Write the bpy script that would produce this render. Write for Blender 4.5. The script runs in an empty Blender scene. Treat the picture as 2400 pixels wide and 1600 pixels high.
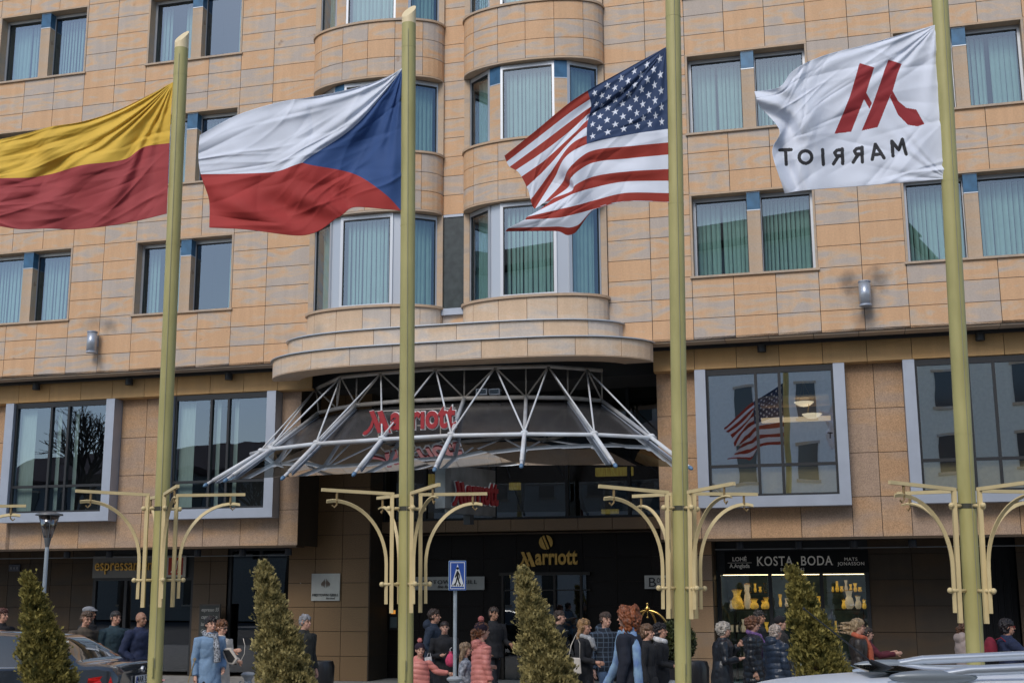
import bpy, bmesh, math, random
import numpy as np
from mathutils import Vector, Matrix, noise
random.seed(7); rng=np.random.default_rng(5)
PI=math.pi
sc=bpy.context.scene; COL=sc.collection
# ---------------------------------------------------------------- camera model
F_,TH,RO,AL,D0,CZ=2940.,math.radians(11.33),math.radians(.245),math.radians(15.),26.5,1.95
CA,SA=math.cos(AL),math.sin(AL)
def ray(px,py):
    a=(px-1200)/F_; b=(800-py)/F_; cr,sr=math.cos(RO),math.sin(RO)
    x=a*cr+b*sr; y=-a*sr+b*cr; c,s=math.cos(TH),math.sin(TH)
    return Vector((x,c-y*s,s+y*c))
def atY(px,py,Y):                      # point of the sight line at distance Y
    r=ray(px,py); return Vector((0,0,CZ))+r*(Y/r.y)
def Q(px,py,d=0):                      # facade coordinates (s,z) on the plane d metres in front of the wall
    r=ray(px,py); n=Vector((-SA,-CA,0)); O=Vector((0,D0,0))+n*d; C=Vector((0,0,CZ))
    t=(O-C).dot(n)/r.dot(n); p=C+r*t-O
    return p.x*CA-p.y*SA, (C+r*t).z
def atZ(px,py,z):
    r=ray(px,py); return Vector((0,0,CZ))+r*((z-CZ)/r.z)
cam=bpy.data.cameras.new('camera'); co=bpy.data.objects.new('camera',cam); COL.objects.link(co)
R=Vector((1,0,0)); Up=Vector((0,-math.sin(TH),math.cos(TH))); Fw=Vector((0,math.cos(TH),math.sin(TH)))
R2=math.cos(RO)*R-math.sin(RO)*Up; U2=math.sin(RO)*R+math.cos(RO)*Up
co.matrix_world=Matrix(((R2.x,U2.x,-Fw.x,0),(R2.y,U2.y,-Fw.y,0),(R2.z,U2.z,-Fw.z,CZ),(0,0,0,1)))
cam.lens=F_/2400*36; cam.sensor_width=36; cam.clip_end=600; cam.clip_start=.05; sc.camera=co
# ---------------------------------------------------------------- materials
MT={}
def mat(name,col=(.5,.5,.5),rough=.6,metal=0,var=0,scale=6,bump=0,bscale=40,col2=None,emit=0,spec=.5,aniso=(1,1,1),detail=4,sheen=0,coat=0,backlit=0,island=0):
    if name in MT: return MT[name]
    m=bpy.data.materials.new(name); m.use_nodes=True; nt=m.node_tree; N=nt.nodes; L=nt.links
    b=N['Principled BSDF']; b.inputs['Base Color'].default_value=(*col,1); b.inputs['Roughness'].default_value=rough
    b.inputs['Metallic'].default_value=metal; b.inputs['Specular IOR Level'].default_value=spec
    if sheen: b.inputs['Sheen Weight'].default_value=sheen
    if coat: b.inputs['Coat Weight'].default_value=coat; b.inputs['Coat Roughness'].default_value=.04
    if emit: b.inputs['Emission Color'].default_value=(*col,1); b.inputs['Emission Strength'].default_value=emit
    tc=N.new('ShaderNodeTexCoord'); mp=N.new('ShaderNodeMapping'); mp.inputs['Scale'].default_value=aniso; L.new(tc.outputs['Object'],mp.inputs[0])
    if var or col2:
        n=N.new('ShaderNodeTexNoise'); n.inputs['Scale'].default_value=scale; n.inputs['Detail'].default_value=detail; L.new(mp.outputs[0],n.inputs['Vector'])
        mx=N.new('ShaderNodeMix'); mx.data_type='RGBA'
        c2=col2 or tuple(max(0,c*(1-var)) for c in col); c1=col if col2 else tuple(min(1,c*(1+var)) for c in col)
        mx.inputs[6].default_value=(*c1,1); mx.inputs[7].default_value=(*c2,1)
        r=N.new('ShaderNodeMapRange'); r.inputs[1].default_value=.35; r.inputs[2].default_value=.65
        if island:
            g=N.new('ShaderNodeNewGeometry'); ad=N.new('ShaderNodeMath'); ad.operation='MULTIPLY_ADD'; ad.inputs[1].default_value=island; L.new(g.outputs['Random Per Island'],ad.inputs[0]); L.new(n.outputs['Fac'],ad.inputs[2])
            sb=N.new('ShaderNodeMath'); sb.operation='SUBTRACT'; sb.inputs[1].default_value=island*.5; L.new(ad.outputs[0],sb.inputs[0]); L.new(sb.outputs[0],r.inputs[0])
        else: L.new(n.outputs['Fac'],r.inputs[0])
        L.new(r.outputs[0],mx.inputs[0]); L.new(mx.outputs[2],b.inputs['Base Color'])
        if emit: L.new(mx.outputs[2],b.inputs['Emission Color'])
    if bump:
        n2=N.new('ShaderNodeTexNoise'); n2.inputs['Scale'].default_value=bscale; n2.inputs['Detail'].default_value=3; L.new(mp.outputs[0],n2.inputs['Vector'])
        bp=N.new('ShaderNodeBump'); bp.inputs['Strength'].default_value=bump; bp.inputs['Distance'].default_value=.01; L.new(n2.outputs['Fac'],bp.inputs['Height']); L.new(bp.outputs[0],b.inputs['Normal'])
    if backlit:
        tr=N.new('ShaderNodeBsdfTranslucent'); tr.inputs[0].default_value=(*col,1); ms=N.new('ShaderNodeMixShader'); ms.inputs[0].default_value=backlit
        L.new(b.outputs[0],ms.inputs[1]); L.new(tr.outputs[0],ms.inputs[2]); L.new(ms.outputs[0],N['Material Output'].inputs[0])
    MT[name]=m; return m
def glassmat(name,f0,f1,tint,refl=(1,1,1),rough=.0,wob=.0):
    m=bpy.data.materials.new(name); m.use_nodes=True; nt=m.node_tree; N=nt.nodes; L=nt.links; N.remove(N['Principled BSDF'])
    t=N.new('ShaderNodeBsdfTransparent'); t.inputs[0].default_value=(*tint,1); g=N.new('ShaderNodeBsdfGlossy'); g.inputs[0].default_value=(*refl,1); g.inputs['Roughness'].default_value=rough
    lw=N.new('ShaderNodeLayerWeight'); lw.inputs[0].default_value=.5; r=N.new('ShaderNodeMapRange'); r.inputs[3].default_value=f0; r.inputs[4].default_value=f1; L.new(lw.outputs['Facing'],r.inputs[0])
    s=N.new('ShaderNodeMixShader'); L.new(r.outputs[0],s.inputs[0]); L.new(t.outputs[0],s.inputs[1]); L.new(g.outputs[0],s.inputs[2]); L.new(s.outputs[0],N['Material Output'].inputs[0])
    if wob:
        tc=N.new('ShaderNodeTexCoord'); n=N.new('ShaderNodeTexNoise'); n.inputs['Scale'].default_value=.9; n.inputs['Detail'].default_value=1; L.new(tc.outputs['Object'],n.inputs['Vector'])
        bp=N.new('ShaderNodeBump'); bp.inputs['Strength'].default_value=wob; bp.inputs['Distance'].default_value=.1; L.new(n.outputs['Fac'],bp.inputs['Height']); L.new(bp.outputs[0],g.inputs['Normal'])
    MT[name]=m; return m
def stonemat(name,cA,cB,cC,stains=(),speck=0,vein=1.0):
    """cladding: every slab an island of its own, own tint and own run of veins"""
    m=bpy.data.materials.new(name); m.use_nodes=True; nt=m.node_tree; N=nt.nodes; L=nt.links; b=N['Principled BSDF']; b.inputs['Roughness'].default_value=.62; b.inputs['Specular IOR Level'].default_value=.3
    def nd(t,**k):
        n=N.new('ShaderNode'+t)
        for a,v in k.items(): setattr(n,a,v)
        return n
    tc=nd('TexCoord'); g=nd('NewGeometry')
    ml=nd('Math',operation='MULTIPLY'); ml.inputs[1].default_value=57.; L.new(g.outputs['Random Per Island'],ml.inputs[0])
    cb=nd('CombineXYZ'); L.new(ml.outputs[0],cb.inputs[0]); L.new(ml.outputs[0],cb.inputs[1]); L.new(ml.outputs[0],cb.inputs[2])
    va=nd('VectorMath',operation='ADD'); L.new(tc.outputs['Object'],va.inputs[0]); L.new(cb.outputs[0],va.inputs[1])
    mp=nd('Mapping'); mp.inputs['Scale'].default_value=(.55,.55,1.9); mp.inputs['Rotation'].default_value=(0,.12,0); L.new(va.outputs[0],mp.inputs[0])
    n1=nd('TexNoise'); n1.inputs['Scale'].default_value=1.5; n1.inputs['Detail'].default_value=5; n1.inputs['Distortion'].default_value=1.9*vein; L.new(mp.outputs[0],n1.inputs['Vector'])
    wv=nd('TexWave'); wv.bands_direction='Z'; wv.inputs['Scale'].default_value=.75; wv.inputs['Distortion'].default_value=7; wv.inputs['Detail'].default_value=3; wv.inputs['Detail Scale'].default_value=1.1; L.new(mp.outputs[0],wv.inputs['Vector'])
    # tint weight = noise + wave + slab random
    s1=nd('Math',operation='MULTIPLY_ADD'); s1.inputs[1].default_value=.10*vein; L.new(wv.outputs['Fac'],s1.inputs[0]); L.new(n1.outputs['Fac'],s1.inputs[2])
    s2=nd('Math',operation='MULTIPLY_ADD'); s2.inputs[1].default_value=.30; L.new(g.outputs['Random Per Island'],s2.inputs[0]); L.new(s1.outputs[0],s2.inputs[2])
    rp=nd('ValToRGB'); e=rp.color_ramp.elements; e[0].position=.55; e[0].color=(*cB,1); e[1].position=.79; e[1].color=(*cA,1)
    k=rp.color_ramp.elements.new(.665); k.color=(*cC,1); L.new(s2.outputs[0],rp.inputs[0])
    n3=nd('TexNoise'); n3.inputs['Scale'].default_value=70 if speck else 30; n3.inputs['Detail'].default_value=2 if speck else 5; L.new(tc.outputs['Object'],n3.inputs['Vector'])
    r3=nd('MapRange'); r3.inputs[1].default_value=.3; r3.inputs[2].default_value=.7; r3.inputs[3].default_value=1-(speck or .07); r3.inputs[4].default_value=1+(speck or .07); L.new(n3.outputs['Fac'],r3.inputs[0])
    vm=nd('VectorMath',operation='SCALE'); L.new(rp.outputs[0],vm.inputs[0]); L.new(r3.outputs[0],vm.inputs['Scale'])
    out=vm.outputs[0]
    if vein:
        n4=nd('TexNoise'); n4.inputs['Scale'].default_value=3.1; n4.inputs['Detail'].default_value=6; L.new(va.outputs[0],n4.inputs['Vector'])
        r4=nd('MapRange'); r4.inputs[1].default_value=.70; r4.inputs[2].default_value=.76; r4.inputs[3].default_value=0; r4.inputs[4].default_value=.55; L.new(n4.outputs['Fac'],r4.inputs[0])
        mx=nd('Mix',data_type='RGBA'); L.new(r4.outputs[0],mx.inputs[0]); L.new(out,mx.inputs[6]); mx.inputs[7].default_value=(.22,.11,.05,1); out=mx.outputs[2]
    for (s,z,rx,rz,st,cc) in stains:
        mp2=nd('Mapping'); mp2.inputs['Location'].default_value=(-s/rx,0,-z/rz); mp2.inputs['Scale'].default_value=(1/rx,.15,1/rz); L.new(tc.outputs['Object'],mp2.inputs[0])
        ln=nd('VectorMath',operation='LENGTH'); L.new(mp2.outputs[0],ln.inputs[0])
        n5=nd('TexNoise'); n5.inputs['Scale'].default_value=4.5; n5.inputs['Detail'].default_value=5; L.new(tc.outputs['Object'],n5.inputs['Vector'])
        a5=nd('Math',operation='MULTIPLY_ADD'); a5.inputs[1].default_value=1.3; L.new(n5.outputs['Fac'],a5.inputs[0]); L.new(ln.outputs['Value'],a5.inputs[2])
        r5=nd('MapRange'); r5.inputs[1].default_value=.75; r5.inputs[2].default_value=1.6; r5.inputs[3].default_value=st; r5.inputs[4].default_value=0; L.new(a5.outputs[0],r5.inputs[0])
        mx=nd('Mix',data_type='RGBA'); L.new(r5.outputs[0],mx.inputs[0]); L.new(out,mx.inputs[6]); mx.inputs[7].default_value=(*cc,1); out=mx.outputs[2]
    # faint rain streaks running down the face
    ms=nd('Mapping'); ms.inputs['Scale'].default_value=(5,5,.5); L.new(tc.outputs['Object'],ms.inputs[0])
    n6=nd('TexNoise'); n6.inputs['Scale'].default_value=1.2; n6.inputs['Detail'].default_value=6; L.new(ms.outputs[0],n6.inputs['Vector'])
    r6=nd('MapRange'); r6.inputs[1].default_value=.42; r6.inputs[2].default_value=.62; r6.inputs[3].default_value=.95; r6.inputs[4].default_value=1.02; L.new(n6.outputs['Fac'],r6.inputs[0])
    v6=nd('VectorMath',operation='SCALE'); L.new(out,v6.inputs[0]); L.new(r6.outputs[0],v6.inputs['Scale']); out=v6.outputs[0]
    L.new(out,b.inputs['Base Color'])
    bp=nd('Bump'); bp.inputs['Strength'].default_value=.12; bp.inputs['Distance'].default_value=.01; L.new(n3.outputs['Fac'],bp.inputs['Height']); L.new(bp.outputs[0],b.inputs['Normal'])
    MT[name]=m; return m
SOOT=(.10,.085,.075)
lampL=Q(221,803,.1); lampR=Q(2027,690,.1)
stains=[(lampL[0]-.12,lampL[1]+.5,.5,.28,.45,(.2,.14,.09)),(lampL[0]+.15,lampL[1]-.55,.16,.38,.4,SOOT),(lampL[0]+.35,lampL[1]+.4,.35,.22,.5,SOOT),
 (lampR[0]-.27,lampR[1]+.33,.34,.34,.72,SOOT),(lampR[0]+.25,lampR[1]+.33,.34,.34,.72,SOOT),(lampR[0],lampR[1]-.5,.36,.5,.6,SOOT),(lampR[0],lampR[1]+.0,.5,.35,.45,SOOT),
 (-5.15,7.65,.55,.16,.55,(.30,.30,.29)),(-4.5,7.75,.5,.25,.4,(.25,.24,.22))]
STONE=stonemat('sandstone',(.585,.365,.21),(.445,.38,.33),(.535,.40,.285),stains)
TRIM=stonemat('sandstone_trim',(.47,.34,.23),(.38,.31,.25),(.45,.35,.26),vein=.5)
PALE=stonemat('pale_sandstone',(.60,.44,.30),(.50,.44,.385),(.60,.48,.365),[(-4.3,7.6,.35,.25,.5,(.28,.26,.23)),(-4.0,7.15,.6,.1,.35,(.3,.27,.23))],vein=.6)
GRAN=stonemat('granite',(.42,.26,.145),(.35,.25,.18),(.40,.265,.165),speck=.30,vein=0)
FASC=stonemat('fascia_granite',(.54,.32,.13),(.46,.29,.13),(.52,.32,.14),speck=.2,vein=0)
DGRAN=stonemat('dark_shaded_granite',(.062,.040,.022),(.046,.035,.025),(.055,.038,.024),speck=.30,vein=0)  # dark stone, toned down further so the arcade shade sits in its colour
JOINT=mat('joint',(.028,.020,.015),.95)
GMET=mat('grey_metal',(.36,.40,.47),.42,.35,var=.04,scale=3)
LMET=mat('light_metal',(.50,.53,.57),.4,.5)
DMET=mat('dark_metal',(.02,.022,.025),.45,.2)
BLUE=mat('blue_enamel',(.035,.11,.20),.3,.2,var=.2,scale=5)
CURT=mat('curtain',(.50,.56,.50),.9,var=.06,scale=3)
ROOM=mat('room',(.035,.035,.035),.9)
CREAM=mat('cream_panel',(.85,.66,.34),.8,var=.05)
WTUBE=mat('white_tube',(.62,.66,.70),.38,.0,var=.10,scale=2,col2=(.5,.5,.5))
YEL=mat('cream_paint',(.66,.53,.28),.45,0,var=.07,scale=4,bump=.06)
OLIVE=mat('olive_pole_paint',(.47,.43,.175),.5,0,col2=(.36,.33,.125),scale=1.6,aniso=(3,3,.7),bump=.15,bscale=60,detail=7)
GLASS=glassmat('window_glass',.14,.7,(.60,.78,.78),(.62,.75,.88))
BGLASS=glassmat('picture_glass',.13,.7,(.80,.86,.86),(.55,.68,.85),wob=.03)
DGLASS=glassmat('dark_glass',.10,.7,(.30,.34,.36),(.9,.95,1))
CGLASS=glassmat('canopy_glass',.09,.7,(.34,.42,.45),(.92,.96,1))
# ---------------------------------------------------------------- mesh helpers
class MB:
    def __init__(s): s.v=[];s.f=[];s.m=[]
    def add(s,vs,fs,mi=0):
        o=len(s.v); s.v+= [tuple(p) for p in vs]; s.f+=[tuple(i+o for i in f) for f in fs]; s.m+=[mi]*len(fs)
    def box(s,x0,x1,y0,y1,z0,z1,mi=0):
        s.add([(x0,y0,z0),(x1,y0,z0),(x1,y1,z0),(x0,y1,z0),(x0,y0,z1),(x1,y0,z1),(x1,y1,z1),(x0,y1,z1)],
              [(0,3,2,1),(4,5,6,7),(0,1,5,4),(1,2,6,5),(2,3,7,6),(3,0,4,7)],mi)
    def quad(s,a,b,c,d,mi=0): s.add([a,b,c,d],[(0,1,2,3)],mi)
    def prism(s,pts,y0,y1,mi=0):       # polygon in (x,z), thickness along y
        n=len(pts); s.add([(p[0],y0,p[1]) for p in pts]+[(p[0],y1,p[1]) for p in pts],[tuple(range(n)),tuple(range(2*n-1,n-1,-1))]+[(i,i+n,(i+1)%n+n,(i+1)%n) for i in range(n)],mi)
    def slab(s,pts,z0,z1,mi=0):        # polygon in (x,y), thickness along z
        n=len(pts); s.add([(p[0],p[1],z0) for p in pts]+[(p[0],p[1],z1) for p in pts],[tuple(range(n-1,-1,-1)),tuple(range(n,2*n))]+[(i,(i+1)%n,(i+1)%n+n,i+n) for i in range(n)],mi)
    def tube(s,path,rad,n=10,mi=0,cap=True,flat=1.0,up=None):
        path=[Vector(p) for p in path]; rr=rad if isinstance(rad,(list,tuple)) else [rad]*len(path); o=len(s.v); prev=None
        for i,p in enumerate(path):
            t=(path[min(i+1,len(path)-1)]-path[max(i-1,0)])
            t=t.normalized() if t.length>1e-9 else Vector((0,0,1))
            if prev is None:
                a=Vector(up) if up else (Vector((0,0,1)) if abs(t.z)<.9 else Vector((0,1,0)))
                u=t.cross(a).normalized()
            else: u=(prev-t*prev.dot(t)).normalized()
            prev=u; w=t.cross(u)
            for k in range(n):
                a=2*PI*k/n+PI/n; s.v.append(tuple(p+u*math.cos(a)*rr[i]+w*math.sin(a)*rr[i]*flat))
        for i in range(len(path)-1):
            for k in range(n):
                a=o+i*n+k; b=o+i*n+(k+1)%n; s.f.append((a,b,b+n,a+n)); s.m.append(mi)
        if cap:
            s.f.append(tuple(o+k for k in range(n-1,-1,-1))); s.m.append(mi)
            l=o+(len(path)-1)*n; s.f.append(tuple(l+k for k in range(n))); s.m.append(mi)
    def lathe(s,prof,c=(0,0,0),n=20,mi=0,sx=1,sy=1):
        o=len(s.v)
        for r,z in prof:
            for k in range(n): a=2*PI*k/n; s.v.append((c[0]+r*math.cos(a)*sx,c[1]+r*math.sin(a)*sy,c[2]+z))
        for i in range(len(prof)-1):
            for k in range(n): a=o+i*n+k; b=o+i*n+(k+1)%n; s.f.append((a,b,b+n,a+n)); s.m.append(mi)
        s.f.append(tuple(o+k for k in range(n-1,-1,-1))); s.m.append(mi); l=o+(len(prof)-1)*n; s.f.append(tuple(l+k for k in range(n))); s.m.append(mi)
    def ell(s,c,r,n=12,m=8,rot=None,mi=0):
        o=len(s.v); vs=[]
        for i in range(1,m):
            t=PI*i/m
            for k in range(n): a=2*PI*k/n; vs.append(Vector((r[0]*math.sin(t)*math.cos(a),r[1]*math.sin(t)*math.sin(a),r[2]*math.cos(t))))
        vs.append(Vector((0,0,r[2]))); vs.append(Vector((0,0,-r[2])))
        if rot is not None: vs=[rot@v for v in vs]
        s.v+=[tuple(v+Vector(c)) for v in vs]; T=o+(m-1)*n; B=T+1
        for i in range(m-2):
            for k in range(n): a=o+i*n+k; b=o+i*n+(k+1)%n; s.f.append((a,a+n,b+n,b)); s.m.append(mi)
        for k in range(n): s.f.append((T,o+k,o+(k+1)%n)); s.m.append(mi); l=o+(m-2)*n; s.f.append((B,l+(k+1)%n,l+k)); s.m.append(mi)
    def mesh(s,name,mats,smooth=False):
        me=bpy.data.meshes.new(name); me.from_pydata(s.v,[],s.f)
        for m in (mats if isinstance(mats,(list,tuple)) else [mats]): me.materials.append(m)
        if any(s.m): me.polygons.foreach_set('material_index',s.m)
        if smooth:
            me.polygons.foreach_set('use_smooth',[True]*len(s.f))
            if smooth!=2: me.set_sharp_from_angle(angle=math.radians(smooth if smooth is not True and smooth>2 else 40))
        me.update(); return me
    def build(s,name,mats,parent=None,smooth=False,loc=None,rot=None):
        o=bpy.data.objects.new(name,s.mesh(name,mats,smooth)); COL.objects.link(o)
        if parent: o.parent=parent
        if loc is not None: o.location=loc
        if rot is not None: o.rotation_euler=rot
        return o
def tag(o,label,cat,group=None,kind=None):
    if kind: o['kind']=kind
    if label: o['label']=label
    if cat: o['category']=cat
    if group: o['group']=group
    return o
def thing(name,label,cat,loc=(0,0,0),rz=0,group=None):
    o=bpy.data.objects.new(name,None); COL.objects.link(o); o.empty_display_size=.2; o.location=loc; o.rotation_euler=(0,0,rz)
    return tag(o,label,cat,group)
FR=-AL
def fw(s,d,z): return Vector((s*CA-d*SA, D0-s*SA-d*CA, z))      # facade (along, out, up) -> world
def fthing(name,label,cat,s,d,z,group=None): return thing(name,label,cat,fw(s,d,z),FR,group)
def copy_tree(o,parent=None):
    c=o.copy(); COL.objects.link(c)
    if parent: c.parent=parent
    for ch in list(o.children): copy_tree(ch,c)
    return c
dg=bpy.context.evaluated_depsgraph_get
def remesh(me,vox,sm=0,it=0):
    o=bpy.data.objects.new('t',me); COL.objects.link(o); r=o.modifiers.new('r','REMESH'); r.mode='VOXEL'; r.voxel_size=vox; r.use_smooth_shade=True
    if it: k=o.modifiers.new('s','SMOOTH'); k.iterations=it; k.factor=.5
    d=dg(); d.update(); n=bpy.data.meshes.new_from_object(o.evaluated_get(d)); bpy.data.objects.remove(o)
    mt=[m for m in me.materials]; n.materials.clear()
    for m in mt[:1]: n.materials.append(m)
    n.polygons.foreach_set('use_smooth',[True]*len(n.polygons)); return n
def textmesh(s,size=1,extr=.01,offset=0,sx=1,align='CENTER',space=1,shear=0):
    c=bpy.data.curves.new('t','FONT'); c.body=s; c.size=size; c.extrude=extr; c.offset=offset; c.align_x=align; c.space_character=space; c.shear=shear; c.resolution_u=4
    o=bpy.data.objects.new('t',c); COL.objects.link(o); d=dg(); d.update(); me=bpy.data.meshes.new_from_object(o.evaluated_get(d)); bpy.data.objects.remove(o)
    vs=[(v.co.x*sx,-v.co.z,v.co.y) for v in me.vertices]; fs=[tuple(p.vertices) for p in me.polygons]
    return vs,fs
def add_text(mb,s,x,y,z,**k):
    mi=k.pop('mi',0); vs,fs=textmesh(s,**k); mb.add([(a+x,b+y,c+z) for a,b,c in vs],fs,mi)
# ================================================================ the hotel
HB=thing('hotel_building','large sandstone hotel with curved bays above a dark granite entrance','building',(0,D0,0),FR)
W=.858; SL=-9.28; SR=3.905; ZR=8.42; RH=.45
def zr(r): return ZR+RH*r
GAP=.006
def tiles(mb,s0s,zrows,y,skip,t=.03,g=GAP):
    """slabs between the given joints, each a thin box of its own over a dark backing"""
    for i in range(len(s0s)-1):
        for j in range(len(zrows)-1):
            a,b,c,d=s0s[i],s0s[i+1],zrows[j],zrows[j+1]
            if skip((a+b)/2,(c+d)/2): continue
            mb.box(a+g,b-g,y,y+t,c+g,d-g,0)
            mb.quad((a,y+.022,c),(b,y+.022,c),(b,y+.022,d),(a,y+.022,d),1)
BAY1=(-4.75,-1.58); BAY2=(-1.08,2.13)
colL=[SL+W*i for i in range(-14,5)]+[BAY1[0]]
colM=[BAY1[1],BAY2[0]]
colR=[BAY2[1],SR-W]+[SR+W*i for i in range(0,15)]
rows=[zr(r) for r in range(-3,23)]
WIN=[(SL-5*W,r) for r in (0,7,14)]+[(SL,r) for r in (0,7,14)]+[(SR,r) for r in (0,7,14)]+[(SR+5*W,r) for r in (0,7,14)]+[(SR+10*W,r) for r in (0,7,14)]+[(SL-10*W,r) for r in (0,7,14)]
def inwin(s,z): return any(a<s<a+3*W and zr(r)<z<zr(r+4) for a,r in WIN)
mb=MB()
tiles(mb,colL,rows,0,inwin); tiles(mb,colR,rows,0,inwin)
tiles(mb,colM,[zr(r) for r in (4,5,6,7,8,9,10,11,12,13,14,15,16,17,18,19,20,21)],0,lambda s,z:False)
tiles(mb,colM,[zr(-2.2),zr(-1.1)],0,lambda s,z:False)
tiles(mb,[BAY1[0],(BAY1[0]+BAY1[1])/2,BAY1[1]],[zr(-3),zr(-2)],0,lambda s,z:False)
tiles(mb,[BAY2[0],(BAY2[0]+BAY2[1])/2,BAY2[1]],[zr(-3),zr(-2)],0,lambda s,z:False)
mb.build('wall_cladding',[STONE,JOINT],HB)
# hidden structure behind the cladding (body of the house)
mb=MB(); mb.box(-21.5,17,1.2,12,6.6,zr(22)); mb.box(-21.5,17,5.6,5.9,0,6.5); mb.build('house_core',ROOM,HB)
# ---- one window unit, copied
def curtain_mb(w,h,y,seed,x0=0):
    """heavy pleats: each fold a curved strip turned a little, so the dark room shows in the creases"""
    mb=MB(); r=random.Random(seed*7+int(w*100)); x=0; NV=5
    base=r.choice((-.35,.35,-.2))
    while x<w-.03:
        wd=min(r.uniform(.075,.115),w-x); an=base+r.uniform(-.22,.22); cx=x+wd/2; o=len(mb.v); n=5; lean=r.uniform(-.012,.012)
        for j in range(NV+1):
            for i in range(n+1):
                u=(i/n-.5); xx=cx+u*wd*.96*math.cos(an)+lean*j/NV; yy=u*wd*math.sin(an)-.030*math.cos(u*PI)*(1+.12*math.sin(j*1.7+cx*30))
                mb.v.append((x0+xx,y+.03+yy,h*(1-j/NV)))
        for j in range(NV):
            for i in range(n):
                a=o+j*(n+1)+i; mb.f.append((a,a+n+1,a+n+2,a+1)); mb.m.append(0)
        x+=wd
    return mb
WW,WH=3*W,4*RH
def window_unit(loc,variant=0):
    """stone-lined opening: reveal > two casements with panes and curtains"""
    fr=MB(); RV=.30
    # reveal lining (butted, 2 mm proud of the cladding)
    fr.box(0,.045,-.012,RV,.0,WH-.045); fr.box(WW-.045,WW,-.012,RV,.0,WH-.045); fr.box(0,WW,-.015,RV,WH-.045,WH)
    rv=fr.build('window_reveal',[TRIM],HB,loc=loc)
    sl=MB(); sl.box(-.03,WW+.03,-.05,RV,-.045,.0); sl.build('sill',[TRIM],rv)
    pc=WW*.515; pw=.135
    pr=MB(); pr.box(pc-pw,pc+pw,.03,RV-.05,.003,WH-.46); pr.build('window_pier',[TRIM],rv)
    bc=MB(); bc.box(pc-pw,pc+pw,.028,RV-.05,WH-.44,WH-.065,0); bc.box(pc-pw-.004,pc+pw+.004,.022,RV-.05,WH-.46,WH-.44,1); bc.box(pc-pw-.004,pc+pw+.004,.022,RV-.05,WH-.065,WH-.047,1); bc.build('blue_cap',[BLUE,LMET],rv)
    for k,(a,b) in enumerate(((.045,pc-pw*.7),(pc+pw*.7,WW-.045))):
        c=MB(); y=RV-.07; f=.055
        c.box(a,a+f,y,RV,.003,WH-.05); c.box(b-f,b,y,RV,.003,WH-.05); c.box(a+f,b-f,y,RV,.003,.045); c.box(a+f,b-f,y,RV,WH-.13,WH-.05)
        c.box(a+f,a+f+.018,y+.02,RV+.02,.045,WH-.13,1); c.box(b-f-.018,b-f,y+.02,RV+.02,.045,WH-.13,1); c.box(a+f+.018,b-f-.018,y+.02,RV+.02,WH-.16,WH-.13,1)
        cs=c.build('window_casement',[LMET,DMET],rv)
        g=MB(); g.quad((a+f,y+.035,.045),(b-f,y+.035,.045),(b-f,y+.035,WH-.13),(a+f,y+.035,WH-.13)); g.build('pane',[GLASS],rv)
        wd_=b-a-.1
        for q,(f0,f1) in enumerate({0:([(0,1)],[(0,1)]),1:([(0,.30),(.62,1)],[(.76,1)]),2:([(0,.47),(.50,1)],[(0,1)]),3:([(0,1)],[(0,.40),(.47,1)])}[variant][k]):
            cu=curtain_mb(wd_*(f1-f0),WH-.2,RV+.17,k+variant*3+q,a+.05+wd_*f0); cu.build('curtain',[CURT],rv,smooth=60,loc=(0,0,.04))
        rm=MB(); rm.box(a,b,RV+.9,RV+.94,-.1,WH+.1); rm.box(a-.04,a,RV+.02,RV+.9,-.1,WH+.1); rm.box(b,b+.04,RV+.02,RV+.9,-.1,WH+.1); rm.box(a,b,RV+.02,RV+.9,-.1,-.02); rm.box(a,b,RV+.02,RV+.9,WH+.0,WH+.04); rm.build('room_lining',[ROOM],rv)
    return rv
w0=window_unit((WIN[0][0],0,zr(WIN[0][1])))
w1=window_unit((SL,0,zr(0)),1)
w2=window_unit((SR,0,zr(0)),2); w3=window_unit((SR+5*W,0,zr(7)),3)
def copy_unit(src,loc):
    c=copy_tree(src,HB); c.location=loc; return c
for a,r in WIN[1:]:
    if (a,r) in ((SL,0),(SR,0),(SR+5*W,7)): continue
    copy_unit((w0,w3,w2,w1)[(int(a*3)+r)%4],(a,0,zr(r)))
# ---- curved bays
def arc_pts(s0,s1,sag,n=40,p=2.0,q=2.0,a=0,b=1):
    c=(s0+s1)/2; h=(s1-s0)/2; out=[]
    for i in range(n+1):
        ang=PI*(1-(a+(b-a)*i/n)); ct,st=math.cos(ang),math.sin(ang)
        x=abs(ct)**(2/p)*(1 if ct>=0 else -1); y=max(st,0)**(2/q); out.append((c+h*x,-sag*y))
    return out
def resample(pts,n):
    P=np.array(pts); L=np.r_[0,np.cumsum(np.hypot(*np.diff(P,axis=0).T))]; t=np.linspace(0,L[-1],n+1); return [(np.interp(v,L,P[:,0]),np.interp(v,L,P[:,1])) for v in t],L[-1]
def off(pts,d):                       # move a plan curve outwards
    P=np.array(pts); T=np.gradient(P,axis=0); T/=np.linalg.norm(T,axis=1)[:,None]+1e-9; return [tuple(v) for v in P+np.c_[T[:,1],-T[:,0]]*d]
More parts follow.
